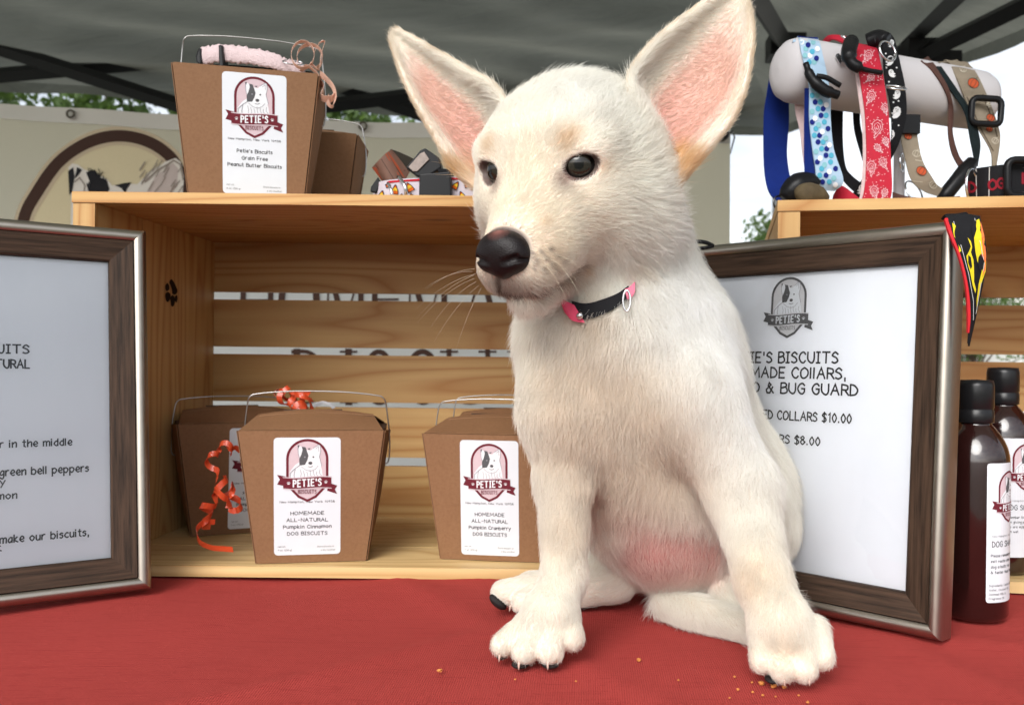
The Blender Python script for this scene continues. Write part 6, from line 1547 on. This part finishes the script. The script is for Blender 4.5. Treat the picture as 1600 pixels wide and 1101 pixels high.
# claws
clm = plain('claw', (.50, .36, .30), .35, var=.1)
for g, lst in (('r', ((1197, 1036, .480, -.2), (1224, 1056, .472, 0), (1262, 1056, .472, .1), (1290, 1034, .480, .4))), ('l', ((783, 1020, .510, -.3), (812, 1032, .500, -.1), (856, 1032, .500, .05), (896, 1006, .512, .3))), ('h', ((775, 930, .618, -.6), (800, 944, .610, -.5)))):
    for px, py, Y, t in lst:
        p = W(px, py, Y + .006); tip = p + Vector((t * .003, -.0030, -.0042)); mid = p + Vector((t * .002, -.0028, -.0008))
        tip.z = max(tip.z, .001)
        o = tube('claw', catmull([p, mid, tip], 4), [.0010, .0010, .0010, .0009, .0008, .0007, .0006, .0004, .0002], clm, n=8); to_pup(o)

# dark pads showing under the toes
pdm = plain('paw_pad', (.012, .010, .010), .55, bump=.4, nscale=700)
for px, py, Y, rx, ry, rz, t in ((813, 1037, .511, .0052, .006, .0022, 0), (860, 1037, .511, .0052, .006, .0022, 0), (786, 1023, .521, .0040, .006, .0020, -.3),
                              (1206, 1060, .485, .0040, .006, .0020, 0), (778, 940, .622, .0076, .005, .0036, .7), (822, 957, .613, .0064, .006, .0034, .1)):
    bm = bmesh.new(); bmesh.ops.create_uvsphere(bm, u_segments=18, v_segments=12, radius=1.0)
    o = bm_obj('paw_pad', bm, pdm, None, smooth=True); c_ = W(px, py, Y); c_.z = max(c_.z, rz * .9)
    M = Matrix.Translation(c_) @ Matrix.Rotation(t, 4, 'Y') @ Matrix.Diagonal((rx, ry, rz, 1)); o.parent = puppy; o.matrix_parent_inverse = Matrix.Translation(-pup_base); o.matrix_basis = M
# ------------------------------------------------------------------ curling ribbon, crumbs
def satin_rib(name, c, c2):
    n = NB(name); n.col(n.mix(n.noise(n.coord(), 60, 2), c, c2)); n.set(Roughness=.28); n.b.inputs['Specular IOR Level'].default_value = .7
    tr = n.add('ShaderNodeBsdfTranslucent'); tr.inputs[0].default_value = (*c, 1); ms = n.add('ShaderNodeMixShader'); ms.inputs[0].default_value = .3; n.ln(n.b.outputs[0], ms.inputs[1]); n.ln(tr.outputs[0], ms.inputs[2]); n.ln(ms.outputs[0], n.o.inputs[0]); return n.m
M_orange = satin_rib('orange_ribbon', (.70, .10, .03), (.60, .06, .02)); M_peach = satin_rib('peach_ribbon', (.86, .60, .48), (.80, .52, .40))
def ribbon(name, path, widths, wdir, mat, parent):
    P = [Vector(p) for p in path]; vs = []; fs = []
    for i, p in enumerate(P):
        t = (P[min(i + 1, len(P) - 1)] - P[max(i - 1, 0)]).normalized(); d = Vector(wdir(i / (len(P) - 1))); d = (d - t * d.dot(t)); d = d.normalized() if d.length > 1e-4 else t.orthogonal()
        w_ = widths if not hasattr(widths, '__len__') else widths[i]; nn = t.cross(d) * .00012
        vs += [p + d * w_ / 2 + nn, p + nn * 1.5, p - d * w_ / 2 + nn, p - d * w_ / 2 - nn, p - nn * .5, p + d * w_ / 2 - nn]
    for i in range(len(P) - 1):
        for k in range(6): fs.append((6 * i + k, 6 * i + (k + 1) % 6, 6 * i + 6 + (k + 1) % 6, 6 * i + 6 + k))
    o = mesh_obj(name, vs, fs, mat, parent, smooth=False); return cw(o, parent)
def curl(name, axis_pts, rad, turns, width, mat, parent, ph=0.0, r_end=None):
    """a helix of ribbon about a bent axis given in world points"""
    A = catmull(axis_pts, 12); N = int(26 * turns); path = []; 
    for k in range(N + 1):
        t = k / N; x = t * (len(A) - 1); i = min(int(x), len(A) - 2); c = A[i].lerp(A[i + 1], x - i); d = (A[i + 1] - A[i]).normalized(); u = d.orthogonal().normalized()
        u = (Vector((0, 1, 0)) - d * d.y); u = u.normalized() if u.length > .1 else d.orthogonal().normalized(); v = d.cross(u)
        a = ph + 2 * math.pi * turns * t; r_ = rad + ((r_end if r_end is not None else rad) - rad) * t; r_ *= 1 + .15 * math.sin(a * .37)
        path.append(c + u * math.cos(a) * r_ + v * math.sin(a) * r_)
    ad = (A[-1] - A[0]).normalized()
    return ribbon(name, path, width, lambda t: ad + Vector((.15 * math.sin(t * 9), .2, 0)), mat, parent)
r1_ = tag(empty('orange_ribbon', W(365, 700, .80)), 'curly orange ribbon spilling down the front of the box in the corner of the crate', 'ribbon', 'curled gift ribbons')
q = lambda *a: [W(*p) for p in a]
curl('curl', q((366, 700, .765), (350, 700, .755), (334, 708, .75), (330, 730, .745), (342, 752, .745)), .0042, 2.4, .0048, M_orange, r1_, 1.0)
curl('curl', q((342, 750, .745), (352, 765, .744), (368, 770, .742), (366, 790, .742), (352, 792, .742)), .0060, 3.0, .0052, M_orange, r1_, .3)
curl('curl', q((352, 770, .745), (330, 782, .742), (322, 800, .742), (330, 822, .742)), .0058, 2.6, .0052, M_orange, r1_, 2.0)
ribbon('tail', catmull(q((336, 815, .742), (318, 816, .738), (308, 828, .735), (312, 846, .733), (330, 855, .731), (350, 857, .728), (364, 858, .726)), 8), .0050, lambda t: (.1, -.35, 1), M_orange, r1_)
ribbon('tail', catmull(q((376, 705, .765), (368, 699, .76), (360, 702, .757), (354, 694, .757)), 6), .0042, lambda t: (.2, -.4, 1), M_orange, r1_)
r2_ = tag(empty('orange_ribbon', W(462, 632, .80)), 'bunched orange ribbon tied to the wire handle behind the pumpkin cinnamon box', 'ribbon', 'curled gift ribbons')
curl('curl', q((432, 612, .80), (450, 622, .797), (468, 612, .795), (478, 622, .795)), .0055, 2.6, .0050, M_orange, r2_)
curl('curl', q((478, 618, .795), (466, 634, .790), (476, 642, .788), (488, 640, .788)), .0068, 3.1, .0052, M_orange, r2_, 1.4)
curl('curl', q((448, 610, .80), (456, 628, .795), (470, 640, .79)), .0048, 2.0, .0050, M_orange, r2_, 2.2)
ribbon('tail', catmull(q((446, 612, .80), (434, 609, .798), (429, 616, .797), (436, 623, .797), (446, 620, .797)), 7), .0044, lambda t: (.1, -1, .3), M_orange, r2_)
ribbon('tail', catmull(q((490, 634, .788), (504, 629, .79), (516, 632, .79), (522, 637, .792)), 7), .0036, lambda t: (.0, -.6, 1), M_grey2, r2_)
r3_ = tag(empty('peach_ribbon', W(500, 110, .77)), 'peach pink ribbon looped round the wire handle of the grain free box', 'ribbon', 'curled gift ribbons')
def loop(name, c, rx, ry, a0, a1, Y, wd, tilt=.5, dy=.012):
    pts = [W(c[0] + rx * math.cos(R(a0 + (a1 - a0) * k / 26)), c[1] - ry * math.sin(R(a0 + (a1 - a0) * k / 26)), Y + dy * (k / 26 - .5)) for k in range(27)]
    return ribbon(name, pts, wd, lambda t: (.35, -1, tilt), M_peach, r3_)
loop('loop', (473, 86), 18, 21, 300, -80, .757, .0042, .3); loop('loop', (484, 90), 20, 20, 200, -60, .765, .0040, .6)
ribbon('loop', catmull(q((486, 100, .765), (498, 108, .762), (502, 84, .76), (507, 66, .758), (499, 68, .758), (490, 84, .76)), 8), .0040, lambda t: (.5, -1, .1), M_peach, r3_)
ribbon('tail', catmull(q((500, 116, .765), (508, 122, .76), (520, 136, .757), (524, 152, .756), (519, 165, .757), (512, 160, .758), (512, 150, .76)), 8), .0062, lambda t: (.7, -1, .3), M_peach, r3_)
ribbon('tail', catmull(q((500, 128, .765), (506, 138, .76), (502, 152, .758), (516, 155, .757), (524, 148, .758)), 8), .0075, lambda t: (.3, -1, .6), M_peach, r3_)
ribbon('tail', catmull(q((470, 112, .765), (480, 104, .762), (492, 112, .762), (498, 120, .763), (500, 134, .764)), 8), .0050, lambda t: (.3, -1, .3), M_peach, r3_)
# crumbs
M_crumb = plain('biscuit_crumb', (.52, .20, .05), .85, var=.4, nscale=500, bump=.6)
def crumb(px, py, s, label):
    p = G(px, py); bm = bmesh.new(); bmesh.ops.create_icosphere(bm, subdivisions=2, radius=s)
    for v_ in bm.verts: v_.co *= 1 + rng.uniform(-.3, .3); v_.co.z *= .7
    o = bm_obj('crumb', bm, M_crumb, None); o.location = (p.x, p.y, s * .35); tag(o, label, 'crumb', 'biscuit crumbs on the cloth'); return o
crumb(998, 1031, .0014, "orange crumb alone on the cloth between the puppy's front paws"); crumb(687, 1048, .0015, 'orange crumb on the bare cloth left of the puppy')
crumb(805, 1064 - 3, .0006, 'tiny crumb below the puppy\'s left-hand front paw in the photo')
crumb(1209, 1072, .0020, 'larger yellow crumb under the nearest paw'); crumb(1190, 1068, .0016, 'yellow crumb at the inner side of the nearest paw'); crumb(1225, 1073, .0015, "yellow crumb against the nearest paw's middle toe")
CL = ['tiny crumb farthest left of the loose crumbs before the nearest paw', 'tiny crumb just left of the nearest paw, nearest to the cloth middle', 'small crumb in the lower left of the loose crumbs', 'small crumb below the yellow crumb at the inner side of the paw', 'small crumb lowest in the middle of the loose crumbs', 'tiny crumb below the larger yellow crumb', 'tiny crumb halfway between the two front paws, low down', "tiny crumb below the nearest paw's outer toes", 'small crumb at the lower picture edge below the nearest paw', "tiny crumb just right of the farther front paw's pads", 'tiny crumb low on the cloth left of the loose crumbs']
for k_, (px, py, s) in enumerate(((1148, 1057, .0008), (1175, 1066, .0008), (1153, 1077, .0009), (1176, 1081, .0008), (1192, 1086, .0008), (1212, 1088, .0006), (1060, 1062, .0007), (1248, 1086, .0007), (1262, 1097, .0009), (900, 1064, .0006), (1140, 1090, .0006))):
    crumb(px, py, s, CL[k_])
# the puppy's own collar
cen = W(938, 425, .575); nk = Vector((.10, .30, .95)).normalized()
colr_ = empty('collar'); colr_.parent = puppy; colr_.matrix_parent_inverse = Matrix.Translation(-pup_base)
def on_body(px, py, off): 
    p = hitp(px, py); d = nrmz(np.array(CAMV) - p); return Vector(p + d * off)
def cuff(name, pts_top, pts_bot, mat, off, th=.0022):
    A = catmull([on_body(*q_, off) for q_ in pts_top], 5); B = catmull([on_body(*q_, off) for q_ in pts_bot], 5); vs, fs = [], []
    for a, b in zip(A, B):
        nn = (CAMV - a).normalized() * th; vs += [a, b, b - nn * 2.5, a - nn * 2.5]
    for i in range(len(A) - 1):
        for k in range(4): fs.append((4 * i + k, 4 * i + (k + 1) % 4, 4 * i + 4 + (k + 1) % 4, 4 * i + 4 + k))
    fs += [(3, 2, 1, 0), tuple(4 * (len(A) - 1) + k for k in range(4))]
    o = mesh_obj(name, vs, fs, mat, colr_); o.matrix_parent_inverse = Matrix.Identity(4); return o
COFF = .0060
cuff('band', [(893, 470), (915, 474), (940, 468), (965, 458), (982, 446)], [(896, 492), (915, 499), (940, 492), (965, 479), (984, 462)], M_bcloth, COFF)
cuff('pink_trim', [(872, 462), (884, 470), (897, 476)], [(882, 488), (895, 501), (914, 504)], plain('hot_pink', (.62, .06, .13), .5), COFF + .0016)
cuff('pink_trim', [(976, 452), (984, 448), (992, 440)], [(980, 468), (987, 464), (992, 456)], plain('hot_pink_satin', (.66, .16, .24), .5), COFF + .0004)
q0_ = on_body(979, 470, COFF + .004); o = tube('ring', [q0_ + Vector((math.cos(a) * .0022, -.001, math.sin(a) * .0062)) for a in [2 * math.pi * k / 20 for k in range(20)]], .0007, M_chrome, colr_, 8, True)
o = bm_obj('rivet', (lambda b: (bmesh.ops.create_uvsphere(b, u_segments=12, v_segments=8, radius=.0022, matrix=Matrix.Translation(on_body(906, 493, COFF + .004))), b)[1])(bmesh.new()), M_chrome, colr_, smooth=True)
